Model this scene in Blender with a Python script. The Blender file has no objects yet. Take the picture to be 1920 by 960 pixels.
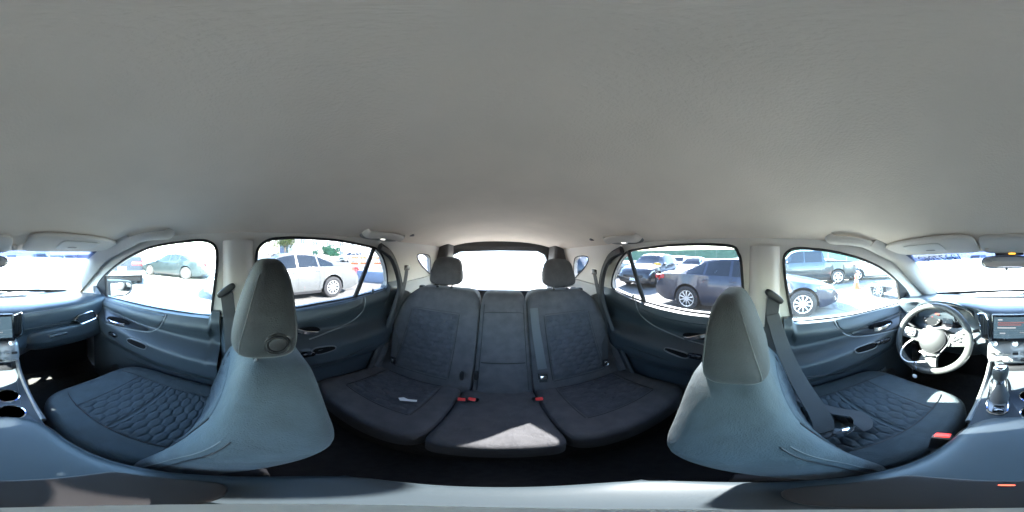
import bpy, bmesh, math, random
import numpy as np
from mathutils import Vector, Matrix
from mathutils.geometry import tessellate_polygon
random.seed(7)
SC = bpy.context.scene
COL = SC.collection
R = math.radians

# ---------------------------------------------------------------- camera (equirectangular), light, exposure
YAW, ROLL = R(3.7), R(1.0)
CAM_RIGHT = Vector((math.cos(YAW)*math.cos(ROLL), -math.sin(YAW)*math.cos(ROLL), math.sin(ROLL)))
CAM_FWD = Vector((math.sin(YAW), math.cos(YAW), 0))
CAM_UP = CAM_RIGHT.cross(CAM_FWD)
cd = bpy.data.cameras.new('camera')
cd.type = 'PANO'
try:
    cd.panorama_type = 'EQUIRECTANGULAR'
except Exception:
    cd.cycles.panorama_type = 'EQUIRECTANGULAR'
cd.clip_start = 0.005
cd.clip_end = 2000
cam = bpy.data.objects.new('camera', cd)
COL.objects.link(cam)
m3 = Matrix((CAM_RIGHT, CAM_UP, -CAM_FWD)).transposed()
cam.matrix_world = m3.to_4x4()
SC.camera = cam

SUN_AZ, SUN_EL = R(57), R(35)          # azimuth from +Y (rear of the car) towards +X (driver side)
w = bpy.data.worlds.new('World'); SC.world = w; w.use_nodes = True
nt = w.node_tree
sky = nt.nodes.new('ShaderNodeTexSky'); sky.sky_type = 'NISHITA'; sky.sun_disc = False
sky.sun_elevation = SUN_EL; sky.sun_rotation = SUN_AZ
sky.air_density = 1.3; sky.dust_density = .6; sky.ozone_density = 3.0
nt.links.new(sky.outputs[0], nt.nodes['Background'].inputs[0])
nt.nodes['Background'].inputs[1].default_value = 0.15
sl = bpy.data.lights.new('sun', 'SUN'); sl.energy = 5.0; sl.angle = R(0.53); sl.color = (1, .95, .87)
so = bpy.data.objects.new('sun', sl); COL.objects.link(so)
SUN_DIR = Vector((math.sin(SUN_AZ)*math.cos(SUN_EL), math.cos(SUN_AZ)*math.cos(SUN_EL), math.sin(SUN_EL)))
so.rotation_euler = SUN_DIR.to_track_quat('Z', 'Y').to_euler()
so.location = (0, 0, 30)
vs = SC.view_settings
vs.view_transform = 'Standard'; vs.look = 'None'; vs.exposure = 5.12; vs.gamma = 1; vs.use_curve_mapping = False
SC.render.engine = 'CYCLES'
cy = SC.cycles
cy.use_denoising = True
cy.max_bounces = 9; cy.diffuse_bounces = 6; cy.glossy_bounces = 4; cy.transparent_max_bounces = 16; cy.transmission_bounces = 6
cy.sample_clamp_indirect = 12
cy.caustics_reflective = False; cy.caustics_refractive = False
GZ = -1.40                              # the ground; the camera's lens is the origin

# ---------------------------------------------------------------- rays through the photograph, used to measure places
def ray(u, v):
    a = (u-960)/1920*2*math.pi; e = (480-v)/960*math.pi
    return CAM_RIGHT*(math.sin(a)*math.cos(e)) + CAM_FWD*(math.cos(a)*math.cos(e)) + CAM_UP*math.sin(e)
def at_x(u, v, x): d = ray(u, v); return d*(x/d.x)
def at_y(u, v, y): d = ray(u, v); return d*(y/d.y)
def at_z(u, v, z): d = ray(u, v); return d*(z/d.z)
def at_h(u, v, h): d = ray(u, v); return d*(h/math.hypot(d.x, d.y))
def glass_x(z): return .6129-.2576*z
def at_side(u, v):
    d = ray(u, v); return d*(.6129/(abs(d.x)+.2576*d.z))

# ---------------------------------------------------------------- materials
MATS = {}
def mat(name, col, rough=.6, metal=0, bump=0, scale=200, var=0, spec=.5, coat=0, emit=None, es=0, trans=0, weave=0, vscale=None, sheen=0, crease=0, cscale=16):
    if name in MATS: return MATS[name]
    m = bpy.data.materials.new(name); m.use_nodes = True
    n = m.node_tree.nodes; l = m.node_tree.links; b = n['Principled BSDF']
    c = (*col, 1)
    b.inputs['Base Color'].default_value = c
    b.inputs['Roughness'].default_value = rough; b.inputs['Metallic'].default_value = metal
    b.inputs['Specular IOR Level'].default_value = spec
    b.inputs['Coat Weight'].default_value = coat
    if sheen: b.inputs['Sheen Weight'].default_value = sheen; b.inputs['Sheen Roughness'].default_value = .4
    if coat: b.inputs['Coat Roughness'].default_value = .04
    if emit: b.inputs['Emission Color'].default_value = (*emit, 1); b.inputs['Emission Strength'].default_value = es
    if bump or var:
        tc = n.new('ShaderNodeTexCoord')
        if var:
            nz = n.new('ShaderNodeTexNoise'); nz.inputs['Scale'].default_value = vscale or 7; nz.inputs['Detail'].default_value = 6
            l.new(tc.outputs['Object'], nz.inputs['Vector'])
            mx = n.new('ShaderNodeMix'); mx.data_type = 'RGBA'
            mx.inputs[6].default_value = (*[x*(1-var) for x in col], 1); mx.inputs[7].default_value = (*[min(1, x*(1+var)) for x in col], 1)
            cr = n.new('ShaderNodeMapRange'); cr.inputs[1].default_value = .32; cr.inputs[2].default_value = .68
            l.new(nz.outputs[0], cr.inputs[0]); l.new(cr.outputs[0], mx.inputs[0]); l.new(mx.outputs[2], b.inputs['Base Color'])
            rr = n.new('ShaderNodeMapRange'); rr.inputs[3].default_value = max(0, rough-.07); rr.inputs[4].default_value = min(1, rough+.07)
            l.new(nz.outputs[0], rr.inputs[0]); l.new(rr.outputs[0], b.inputs['Roughness'])
        if bump:
            bn = n.new('ShaderNodeBump'); bn.inputs['Strength'].default_value = bump; bn.inputs['Distance'].default_value = .002
            if weave:
                w1 = n.new('ShaderNodeTexWave'); w1.inputs['Scale'].default_value = weave; w1.bands_direction = 'DIAGONAL'; w1.inputs['Distortion'].default_value = 1.5
                w1.inputs['Detail'].default_value = 3
                l.new(tc.outputs['Object'], w1.inputs['Vector']); l.new(w1.outputs[1], bn.inputs['Height'])
            else:
                n2 = n.new('ShaderNodeTexNoise'); n2.inputs['Scale'].default_value = scale; n2.inputs['Detail'].default_value = 3
                l.new(tc.outputs['Object'], n2.inputs['Vector']); l.new(n2.outputs[0], bn.inputs['Height'])
            l.new(bn.outputs[0], b.inputs['Normal'])
            if crease:
                b2 = n.new('ShaderNodeBump'); b2.inputs['Strength'].default_value = crease; b2.inputs['Distance'].default_value = .012
                n3 = n.new('ShaderNodeTexNoise'); n3.inputs['Scale'].default_value = cscale; n3.inputs['Detail'].default_value = 5; n3.inputs['Distortion'].default_value = .8
                l.new(tc.outputs['Object'], n3.inputs['Vector']); l.new(n3.outputs[0], b2.inputs['Height']); l.new(b2.outputs[0], bn.inputs['Normal'])
    MATS[name] = m
    return m

def glass(name, tint, refl=1.0, film=0):
    if name in MATS: return MATS[name]
    m = bpy.data.materials.new(name); m.use_nodes = True
    n = m.node_tree.nodes; l = m.node_tree.links; n.clear()
    o = n.new('ShaderNodeOutputMaterial'); t = n.new('ShaderNodeBsdfTransparent'); g = n.new('ShaderNodeBsdfGlossy')
    t.inputs[0].default_value = (*tint, 1); g.inputs['Roughness'].default_value = .01
    g.inputs[0].default_value = (.9, .95, 1, 1)
    f = n.new('ShaderNodeLayerWeight'); f.inputs[0].default_value = .5
    pw = n.new('ShaderNodeMath'); pw.operation = 'POWER'; pw.inputs[1].default_value = 5
    mu = n.new('ShaderNodeMath'); mu.operation = 'MULTIPLY_ADD'; mu.inputs[1].default_value = .9*refl; mu.inputs[2].default_value = .03*refl
    x = n.new('ShaderNodeMixShader')
    l.new(f.outputs['Facing'], pw.inputs[0]); l.new(pw.outputs[0], mu.inputs[0]); l.new(mu.outputs[0], x.inputs[0])
    if film:                     # translucent film added to whiten the view like glare, as sunlit dust would
        td = n.new('ShaderNodeBsdfTranslucent'); td.inputs[0].default_value = (.95, .95, .93, 1); xm = n.new('ShaderNodeMixShader'); xm.inputs[0].default_value = film
        l.new(t.outputs[0], xm.inputs[1]); l.new(td.outputs[0], xm.inputs[2]); l.new(xm.outputs[0], x.inputs[1])
    else: l.new(t.outputs[0], x.inputs[1])
    l.new(g.outputs[0], x.inputs[2])
    l.new(x.outputs[0], o.inputs[0])
    MATS[name] = m
    return m

M_HEAD = lambda: mat('headliner_cloth', (.72, .645, .56), .95, bump=.5, scale=260, var=.05, vscale=5, crease=.12, cscale=5)
M_PIL = lambda: mat('pillar_plastic', (.54, .515, .475), .65, bump=.12, scale=500, var=.02)
M_SEAT = lambda: mat('seat_cloth', (.043, .058, .066), .85, bump=.6, scale=420, var=.16, vscale=22, crease=.35, sheen=.05)
M_INS = lambda: mat('insert_cloth', (.038, .050, .058), .88, bump=.6, scale=500, var=.16, vscale=30, sheen=.04)
M_REAR = lambda: mat('rear_cloth', (.086, .085, .091), .88, bump=.6, scale=420, var=.16, vscale=22, crease=.45, sheen=.04)
M_RINS = lambda: mat('rear_insert_cloth', (.070, .072, .080), .9, bump=.6, scale=500, var=.18, vscale=30, sheen=.04)
M_DASH = lambda: mat('dash_plastic', (.034, .044, .053), .36, bump=.18, scale=650, var=.06)
M_DOOR = lambda: mat('door_plastic', (.033, .042, .050), .45, bump=.18, scale=650, var=.06)
M_DOOR2 = lambda: mat('door_soft_trim', (.040, .052, .062), .5, bump=.18, scale=800, var=.05)
M_BLK = lambda: mat('black_plastic', (.012, .012, .014), .45, bump=.06, scale=500, var=.15)
M_GLOSS = lambda: mat('piano_black', (.008, .008, .01), .12, coat=.4)
M_RUB = lambda: mat('rubber_seal', (.013, .013, .015), .7)
M_CHR = lambda: mat('satin_chrome', (.62, .63, .65), .22, 1)
M_CHR2 = lambda: mat('polished_chrome', (.8, .8, .82), .08, 1)
M_RECESS_SHADE = lambda: mat('recess_shade_black', (.006, .006, .007), .95, spec=.1)  # flat black standing in for the shade inside hollows that are not cut
M_CARPET = lambda: mat('carpet_pile', (.036, .033, .033), .98, bump=1, scale=420, var=.25, vscale=60)
M_BELT = lambda: mat('belt_webbing', (.052, .054, .058), .7, bump=.5, weave=900, var=.05)
M_THREAD = lambda: mat('stitch_thread', (.13, .14, .14), .85)
M_RED = lambda: mat('red_button', (.75, .035, .03), .4)
M_WHITE = lambda: mat('white_paint', (.80, .80, .79), .25, coat=.6)
M_LEATHER = lambda: mat('wheel_leather', (.046, .048, .047), .42, bump=.25, scale=700, var=.05)
M_SILVER = lambda: mat('silver_plastic', (.30, .31, .32), .3, .6)

# ---------------------------------------------------------------- geometry: every builder returns (verts, faces)
def join(*vfs):
    V = []; F = []
    for v, f in vfs:
        b = len(V); V += [tuple(p) for p in v]; F += [tuple(i+b for i in q) for q in f]
    return V, F
def xf(vf, M): return [tuple(M @ Vector(p)) for p in vf[0]], vf[1]
def move(vf, d): return [(p[0]+d[0], p[1]+d[1], p[2]+d[2]) for p in vf[0]], vf[1]
def flipx(vf): return [(-p[0], p[1], p[2]) for p in vf[0]], [tuple(reversed(q)) for q in vf[1]]

def box(c, s, bev=0, seg=2, rot=None):
    bm = bmesh.new(); bmesh.ops.create_cube(bm, size=1)
    for v in bm.verts: v.co = Vector((v.co.x*s[0], v.co.y*s[1], v.co.z*s[2]))
    if bev: bmesh.ops.bevel(bm, geom=list(bm.edges), offset=min(bev, min(s)*.49), segments=seg, profile=.5, affect='EDGES')
    M = Matrix.Translation(c)
    if rot: M = M @ (rot if isinstance(rot, Matrix) else Matrix.Rotation(rot[2], 4, 'Z') @ Matrix.Rotation(rot[1], 4, 'Y') @ Matrix.Rotation(rot[0], 4, 'X'))
    bm.transform(M); bm.verts.index_update()
    r = [tuple(v.co) for v in bm.verts], [tuple(v.index for v in f.verts) for f in bm.faces]
    bm.free(); return r

def softbox(fn, n=14, p=5.0, ny=None, nz=None):
    """a rounded box; fn maps a point of the unit superquadric to its place"""
    idx = {}; V = []; F = []
    cnt = (n, ny or n, nz or n)
    def vert(i, j, k):
        key = (i, j, k)
        if key not in idx:
            a = [2*x/c-1 for x, c in zip(key, cnt)]
            idx[key] = len(V); V.append(tuple(fn(*sq(a, p))))
        return idx[key]
    nx, n2, n3 = cnt
    for i in range(nx):
        for j in range(n2):
            F.append((vert(i, j, 0), vert(i, j+1, 0), vert(i+1, j+1, 0), vert(i+1, j, 0)))
            F.append((vert(i, j, n3), vert(i+1, j, n3), vert(i+1, j+1, n3), vert(i, j+1, n3)))
        for k in range(n3):
            F.append((vert(i, 0, k), vert(i+1, 0, k), vert(i+1, 0, k+1), vert(i, 0, k+1)))
            F.append((vert(i, n2, k), vert(i, n2, k+1), vert(i+1, n2, k+1), vert(i+1, n2, k)))
    for j in range(n2):
        for k in range(n3):
            F.append((vert(0, j, k), vert(0, j, k+1), vert(0, j+1, k+1), vert(0, j+1, k)))
            F.append((vert(nx, j, k), vert(nx, j+1, k), vert(nx, j+1, k+1), vert(nx, j, k+1)))
    return V, F
def sq(a, p):
    m = sum(abs(x)**p for x in a)**(1/p)
    return tuple(x/m for x in a) if m else tuple(a)
def soft(c, h, n=8, p=4, rot=None):
    M = Matrix.Translation(c)
    if rot: M = M @ Matrix.Rotation(rot[2], 4, 'Z') @ Matrix.Rotation(rot[1], 4, 'Y') @ Matrix.Rotation(rot[0], 4, 'X')
    return softbox(lambda x, y, z: M @ Vector((x*h[0], y*h[1], z*h[2])), n, p)

def frames(path, closed=False, hint=None):
    P = [Vector(p) for p in path]; n = len(P); T = []
    for i in range(n):
        a = P[(i-1) % n] if (closed or i) else P[i]; b = P[(i+1) % n] if (closed or i < n-1) else P[i]
        t = b-a; T.append(t.normalized() if t.length > 1e-9 else Vector((0, 0, 1)))
    out = []
    nrm = T[0].orthogonal()
    for i in range(n):
        if hint is not None: nrm = Vector(hint(i) if callable(hint) else hint)
        nrm = nrm - T[i]*nrm.dot(T[i])
        if nrm.length < 1e-6: nrm = T[i].orthogonal()
        nrm.normalize(); out.append((P[i], nrm.copy(), T[i].cross(nrm)))
    return out
def sweep(path, prof, closed=False, hint=None, cap=True, scale=None):
    fr = frames(path, closed, hint); m = len(prof); V = []; F = []
    for i, (p, a, b) in enumerate(fr):
        s = scale[i] if scale else 1
        V += [tuple(p+a*(x*s)+b*(y*s)) for x, y in prof]
    n = len(fr)
    for i in range(n if closed else n-1):
        j = (i+1) % n
        for k in range(m): l = (k+1) % m; F.append((i*m+k, i*m+l, j*m+l, j*m+k))
    if cap and not closed: F.append(tuple(reversed(range(m)))); F.append(tuple(range((n-1)*m, n*m)))
    return V, F
def circ(r, n=8): return [(r*math.cos(2*math.pi*k/n), r*math.sin(2*math.pi*k/n)) for k in range(n)]
def rect(w, t, b=.25):
    c = min(w, t)*b; w /= 2; t /= 2
    return [(w, -t+c), (w, t-c), (w-c, t), (-w+c, t), (-w, t-c), (-w, -t+c), (-w+c, -t), (w-c, -t)]
def tube(path, r=.004, n=8, closed=False, scale=None): return sweep(path, circ(r, n), closed, None, True, scale)
def strap(path, wdir, wid=.047, th=.0025): return sweep(path, rect(wid, th), False, wdir)
def spline(pts, n=8, closed=False):
    P = [Vector(p) for p in pts]; m = len(P); out = []
    for i in range(m if closed else m-1):
        g = lambda k: P[k % m] if closed else P[max(0, min(m-1, k))]
        a, b, c, d = g(i-1), g(i), g(i+1), g(i+2)
        for k in range(n):
            t = k/n
            out.append(.5*((2*b)+(c-a)*t+(2*a-5*b+4*c-d)*t*t+(3*b-a-3*c+d)*t**3))
    if not closed: out.append(P[-1])
    return out
def grid(fn, nu, nv, th=None):
    """open sheet, or with th = offset function a closed slab"""
    V = [tuple(fn(i/nu, j/nv)) for i in range(nu+1) for j in range(nv+1)]
    q = lambda i, j: i*(nv+1)+j
    F = [(q(i, j), q(i+1, j), q(i+1, j+1), q(i, j+1)) for i in range(nu) for j in range(nv)]
    if th is not None:
        b = len(V); tv = Vector(th)
        V += [tuple(Vector(p)+tv) for p in V[:b]]
        F += [tuple(reversed([k+b for k in f])) for f in F[:]]
        for i in range(nu): F += [(q(i, 0), q(i, 0)+b, q(i+1, 0)+b, q(i+1, 0)), (q(i, nv), q(i+1, nv), q(i+1, nv)+b, q(i, nv)+b)]
        for j in range(nv): F += [(q(0, j), q(0, j+1), q(0, j+1)+b, q(0, j)+b), (q(nu, j), q(nu, j)+b, q(nu, j+1)+b, q(nu, j+1))]
    return V, F
def loft(loops, cap=True, closed=True):
    m = len(loops[0]); V = [tuple(p) for lp in loops for p in lp]; F = []
    for i in range(len(loops)-1):
        for k in range(m if closed else m-1):
            l = (k+1) % m; F.append((i*m+k, i*m+l, (i+1)*m+l, (i+1)*m+k))
    if cap: F.append(tuple(reversed(range(m)))); F.append(tuple(range((len(loops)-1)*m, len(loops)*m)))
    return V, F
def lathe(prof, n=24, M=None):
    V = []; F = []; m = len(prof)
    for k in range(n):
        a = 2*math.pi*k/n; V += [(r*math.cos(a), r*math.sin(a), z) for r, z in prof]
    for k in range(n):
        l = (k+1) % n
        for j in range(m-1): F.append((k*m+j, l*m+j, l*m+j+1, k*m+j+1))
    if prof[0][0] > 1e-6: F.append(tuple(reversed([k*m for k in range(n)])))
    if prof[-1][0] > 1e-6: F.append(tuple(k*m+m-1 for k in range(n)))
    vf = (V, F)
    return xf(vf, M) if M is not None else vf
def prism(poly, ext):
    e = Vector(ext); n = len(poly)
    V = [tuple(p) for p in poly]+[tuple(Vector(p)+e) for p in poly]
    return V, [tuple(reversed(range(n))), tuple(range(n, 2*n))]+[(i, (i+1) % n, (i+1) % n+n, i+n) for i in range(n)]
def basis(origin, xa, ya):
    x = Vector(xa).normalized(); z = x.cross(Vector(ya)).normalized(); y = z.cross(x)
    return Matrix.Translation(origin) @ Matrix((x, y, z)).transposed().to_4x4()
def sstep(a, b, x):
    t = max(0, min(1, (x-a)/(b-a))); return t*t*(3-2*t)
def pchip(xs, ys):
    xs = np.array(xs, float); ys = np.array(ys, float); h = np.diff(xs); d = np.diff(ys)/h
    m = np.zeros(len(xs)); m[0] = d[0]; m[-1] = d[-1]
    for i in range(1, len(xs)-1):
        m[i] = 0 if d[i-1]*d[i] <= 0 else 2*d[i-1]*d[i]/(d[i-1]+d[i])
    def f(x):
        x = min(max(x, xs[0]), xs[-1]); i = min(int(np.searchsorted(xs, x, side='right')-1), len(h)-1)
        t = (x-xs[i])/h[i]
        return float((1+2*t)*(1-t)**2*ys[i]+t*(1-t)**2*h[i]*m[i]+t*t*(3-2*t)*ys[i+1]+t*t*(t-1)*h[i]*m[i+1])
    return f

# ---------------------------------------------------------------- objects
def thing(name, label, cat, loc=(0, 0, 0), rotz=0, group=None):
    o = bpy.data.objects.new(name, None); COL.objects.link(o)
    o.empty_display_size = .1; o.location = loc; o.rotation_euler = (0, 0, rotz)
    o['label'] = label; o['category'] = cat
    if group: o['group'] = group
    o['_w'] = 1
    return o
def mesh(name, vf, m, smooth=True, recalc=True):
    me = bpy.data.meshes.new(name); me.from_pydata(vf[0], [], vf[1])
    if recalc:
        bm = bmesh.new(); bm.from_mesh(me); bmesh.ops.recalc_face_normals(bm, faces=bm.faces); bm.to_mesh(me); bm.free()
    me.materials.append(m)
    if smooth: me.polygons.foreach_set('use_smooth', [True]*len(me.polygons))
    return me
def root_of(o):
    while o.parent: o = o.parent
    return o
def part(name, vf, m, parent=None, smooth=True, angle=40, world=True, label=None, sub=0, bev=0, solid=0):
    if parent is not None and world:
        l = root_of(parent).location
        if l.length: vf = move(vf, -l)
    me = mesh(name, vf, m, smooth)
    o = bpy.data.objects.new(name, me); COL.objects.link(o)
    if parent is not None: o.parent = parent
    if smooth and angle and not sub:
        try: me.set_sharp_from_angle(angle=R(angle))
        except Exception: pass
    if solid: s = o.modifiers.new('s', 'SOLIDIFY'); s.thickness = solid; s.offset = -1
    if bev: b = o.modifiers.new('b', 'BEVEL'); b.width = bev; b.segments = 2; b.limit_method = 'ANGLE'; b.angle_limit = R(35)
    if sub: s = o.modifiers.new('u', 'SUBSURF'); s.levels = sub; s.render_levels = sub
    if label: o['label'] = label
    return o
def struct(name, vf, m, smooth=True, kind='structure', label=None, **k):
    o = part(name, vf, m, None, smooth, **k); o['kind'] = kind
    if label: o['label'] = label
    return o
def single(name, vf, m, label, cat, group=None, **k):
    o = part(name, vf, m, None, **k); o['label'] = label; o['category'] = cat
    if group: o['group'] = group
    return o
def copy_tree(o, parent=None):
    c = o.copy(); COL.objects.link(c); c.parent = parent
    for ch in list(o.children):
        if ch != c: copy_tree(ch, c)
    return c
# ================================================================= SETTING: the ground outside and the cabin shell
def asphalt():
    m = bpy.data.materials.new('sunlit_asphalt'); m.use_nodes = True
    n = m.node_tree.nodes; l = m.node_tree.links; b = n['Principled BSDF']
    tc = n.new('ShaderNodeTexCoord'); a = n.new('ShaderNodeTexNoise'); a.inputs['Scale'].default_value = .35; a.inputs['Detail'].default_value = 8
    c = n.new('ShaderNodeTexNoise'); c.inputs['Scale'].default_value = 45; c.inputs['Detail'].default_value = 4
    v = n.new('ShaderNodeTexVoronoi'); v.feature = 'DISTANCE_TO_EDGE'; v.inputs['Scale'].default_value = .22; 
    r = n.new('ShaderNodeValToRGB'); r.color_ramp.elements[0].color = (.105, .100, .092, 1); r.color_ramp.elements[1].color = (.20, .188, .168, 1)
    r.color_ramp.elements[0].position = .35; r.color_ramp.elements[1].position = .66
    cr = n.new('ShaderNodeMapRange'); cr.inputs[1].default_value = 0; cr.inputs[2].default_value = .012; cr.inputs[3].default_value = .45; cr.inputs[4].default_value = 1
    ad = n.new('ShaderNodeMix'); ad.data_type = 'RGBA'; ad.blend_type = 'MULTIPLY'; ad.inputs[0].default_value = 1
    wx = n.new('ShaderNodeVectorMath'); wx.operation = 'ADD'; nz = n.new('ShaderNodeTexNoise'); nz.inputs['Scale'].default_value = .8
    l.new(tc.outputs['Object'], nz.inputs['Vector']); l.new(tc.outputs['Object'], wx.inputs[0]); l.new(nz.outputs['Color'], wx.inputs[1])
    l.new(wx.outputs[0], v.inputs['Vector'])
    l.new(tc.outputs['Object'], a.inputs['Vector']); l.new(tc.outputs['Object'], c.inputs['Vector'])
    l.new(a.outputs[0], r.inputs[0]); l.new(v.outputs[0], cr.inputs[0]); l.new(r.outputs[0], ad.inputs[6]); l.new(cr.outputs[0], ad.inputs[7])
    l.new(ad.outputs[2], b.inputs['Base Color']); b.inputs['Roughness'].default_value = .9
    bp = n.new('ShaderNodeBump'); bp.inputs['Strength'].default_value = .6; bp.inputs['Distance'].default_value = .01
    l.new(c.outputs[0], bp.inputs['Height']); l.new(bp.outputs[0], b.inputs['Normal'])
    return m
struct('ground', ([(-900, -900, GZ), (900, -900, GZ), (900, 900, GZ), (-900, 900, GZ)], [(0, 1, 2, 3)]), asphalt(), smooth=False, label='pale worn asphalt of the sunny car lot')

# window outlines, traced in the photograph and carried to the plane of the side glass
WIN = {
 ('front', 1): [(1487,602),(1540,598),(1600,590),(1650,578),(1690,566),(1703,560),(1700,546),(1680,525),(1660,508),(1640,496),(1610,484),(1580,476),(1550,470),(1520,467),(1495,466),(1479,471),(1470,485),(1472,520),(1478,560),(1484,592)],
 ('front', -1): [(395,591),(340,585),(290,577),(240,566),(200,556),(184,550),(183,535),(195,518),(215,500),(240,483),(270,468),(300,460),(340,454),(375,451),(395,455),(405,466),(407,490),(402,540),(397,580)],
 ('rear', 1): [(1150,541),(1180,555),(1205,564),(1240,574),(1290,584),(1340,590),(1386,593),(1394,580),(1393,540),(1389,490),(1384,475),(1375,463),(1340,459),(1290,459),(1250,461),(1210,466),(1180,471),(1165,484),(1154,505),(1148,525)],
 ('rear', -1): [(722,540),(690,550),(650,560),(600,569),(550,578),(500,583),(484,584),(480,570),(480,520),(481,480),(487,462),(505,450),(540,446),(580,447),(640,452),(690,462),(706,467),(717,482),(724,505),(726,528)],
}
W3 = {k: [at_side(u, v) for u, v in p] for k, p in WIN.items()}
BELT = {}
for k, p in W3.items():
    zs = [(q.y, q.z) for q in p]
    BELT[k] = p

car = thing('cabin', 'pale grey headliner and pillar trims of the suv cabin around the camera', 'car cabin', (0, 0, GZ))
# headliner
def head_z(x, y):
    zc = .195 - .172*(1-sstep(-.78, .02, y))**1.35 - .045*sstep(1.0, 1.75, y)
    ze = .062 - .05*(1-sstep(-.80, -.45, y)) + .006*sstep(.8, 1.6, y)
    return ze+(max(zc, ze)-ze)*(1-min(1, abs(x)/.62)**2.7)
def headliner(i, j):
    y = -.755+(1.70+.755)*j; x = -.625+1.25*i
    return (x, y, head_z(x, y))
part('headliner', grid(headliner, 40, 60, (0, 0, .02)), M_HEAD(), car, label='smooth pale grey cloth headliner')
# roof skin above it
part('roof_panel', grid(lambda i, j: (-.66+1.32*i, -.78+2.6*j, head_z((-.62+1.24*i)*.98, -.75+2.45*j)+.045), 20, 30, (0, 0, .004)), M_WHITE(), car)

def side_frame(s):
    # outline of the whole side above the belt, in (y, z)
    out = [(-1.30, -.345), (-1.255, -.325), (-.715, .02), (-.60, .055), (-.2, .075), (.6, .08), (1.3, .08), (1.76, .07), (1.78, -.36), (.5, -.37), (-.5, -.37)]
    loops = [[Vector((y, z, 0)) for y, z in out]]
    for k in ('front', 'rear'):
        loops.append([Vector((p.y, p.z, 0)) for p in W3[(k, s)]])
    q = QUART[s]
    loops.append([Vector((p.y, p.z, 0)) for p in q])
    flat = [v for lp in loops for v in lp]
    tris = tessellate_polygon(loops)
    V = [(s*glass_x(v.y), v.x, v.y) for v in flat]
    b = len(V); off = .03
    V += [(s*(glass_x(v.y)+off), v.x, v.y) for v in flat]
    F = [tuple(t) for t in tris]+[tuple(i+b for i in reversed(t)) for t in tris]
    st = 0
    for lp in loops:
        n = len(lp)
        for i in range(n): F.append((st+i, st+(i+1) % n, st+(i+1) % n+b, st+i+b))
        st += n
    return V, F
QUART = {-1: [at_side(u, v) for u, v in [(784, 477), (798, 477), (806, 483), (807, 512), (800, 508), (790, 497), (783, 485)]],
         1: [at_side(u, v) for u, v in [(1100, 481), (1103, 489), (1096, 502), (1084, 515), (1077, 520), (1077, 489), (1084, 481)]]}
for s in (-1, 1):
    part('side_frame', side_frame(s), M_PIL(), car, smooth=False)
    # A-pillar trim: a rounded cover between windscreen edge and front door glass
    def apil(t):
        # outer (windscreen side) and inner (door glass side) borders
        a = Vector((s*.575, -.70, .01)).lerp(Vector((s*.665, -1.235, -.318)), t)
        return a
    fp = sorted(W3[('front', s)], key=lambda p: p.y)
    top = [p for p in W3[('front', s)]]
    tr = spline([(s*.535, -.45, .088), (s*.560, -.58, .050), (s*.585, -.72, .0), (s*.625, -.93, -.135), (s*.655, -1.10, -.245), (s*.675, -1.24, -.33)], 6)
    prof = [(.0, -.055), (.022, -.045), (.03, -.01), (.028, .02), (.018, .045), (0, .055), (-.02, .05), (-.02, -.05)]
    nh = Vector((-s*.75, .42, -.35))
    part('a_pillar_trim', sweep(tr, prof, False, tuple(nh)), M_PIL(), car)
    # door seals round the window openings
    for k in ('front', 'rear'):
        lp = spline([Vector((s*(glass_x(p.z)-.002), p.y, p.z)) for p in W3[(k, s)]], 4, True)
        part('window_seal', sweep(lp, rect(.007, .011), True, (s, 0, .25)), M_RUB(), car)
    lp = spline([Vector((s*(glass_x(p.z)-.001), p.y, p.z)) for p in QUART[s]], 4, True)
    part('window_seal', tube(lp, .005, 6, True), M_RUB(), car)
    # glass of the small cargo window
    q = QUART[s]
    part('quarter_glass', prism([Vector((s*(glass_x(p.z)+.012), p.y, p.z)) for p in q], (s*.004, 0, 0)), glass('privacy_glass', (.50, .52, .56)), car, smooth=False)
    # B-pillar trim, upper pale and lower dark
    b0 = (W3[('front', s)][-1].y+W3[('rear', s)][8 if s < 0 else 8].y)/2
    def bp(i, j, s=s):
        z = -.30+.345*j; yc = -.028; hw = .068-.012*j
        y = yc+hw*(2*i-1)
        x = glass_x(z)-.045*(1-abs(2*i-1)**3.2)
        return (s*x, y, z)
    part('b_pillar_trim', grid(bp, 14, 10, (s*.03, 0, 0)), M_PIL(), car)
    def bl(i, j, s=s):
        z = -1.0+.715*j; hw = .080-.004*j
        y = -.026+hw*(2*i-1)
        x = .67-.05*(1-abs(2*i-1)**3)-.01*(1-j)
        return (s*x, y, z)
    part('b_pillar_trim', grid(bl, 14, 10, (s*.04, 0, 0)), M_DOOR2(), car, label='dark lower trim of the pillar between the doors')
    # C-pillar and cargo side trim below the glass line
    def cl(i, j, s=s):
        z = -1.0+.80*j; y = .985+.75*i
        if i < .01: y = .90+.05*j
        return (s*(.635+.01*math.sin(j*3)), y, z)
    part('cargo_side_trim', grid(cl, 8, 10, (s*.03, 0, 0)), mat('cargo_trim', (.30, .30, .29), .65, bump=.15, scale=500), car)
    # dark weather strip where the rear door meets the body, from roof to seat
    pts = [at_x(*uv, s*xx) for uv, xx in (([( (712,463),.585),((733,480),.595),((745,510),.60),((750,540),.60),((742,570),.60),((728,610),.60),((712,650),.60),((692,695),.60)]) if s < 0 else
           [((1166,469),.585),((1143,484),.595),((1131,512),.60),((1127,545),.60),((1133,575),.60),((1146,612),.60),((1163,652),.60),((1185,700),.60)])]
    part('door_seal', sweep(spline(pts, 6), rect(.045, .028, .4), False, (0, 1, .1)), mat('dark_seal_trim', (.03, .031, .035), .6, bump=.1, scale=400), car)

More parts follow.
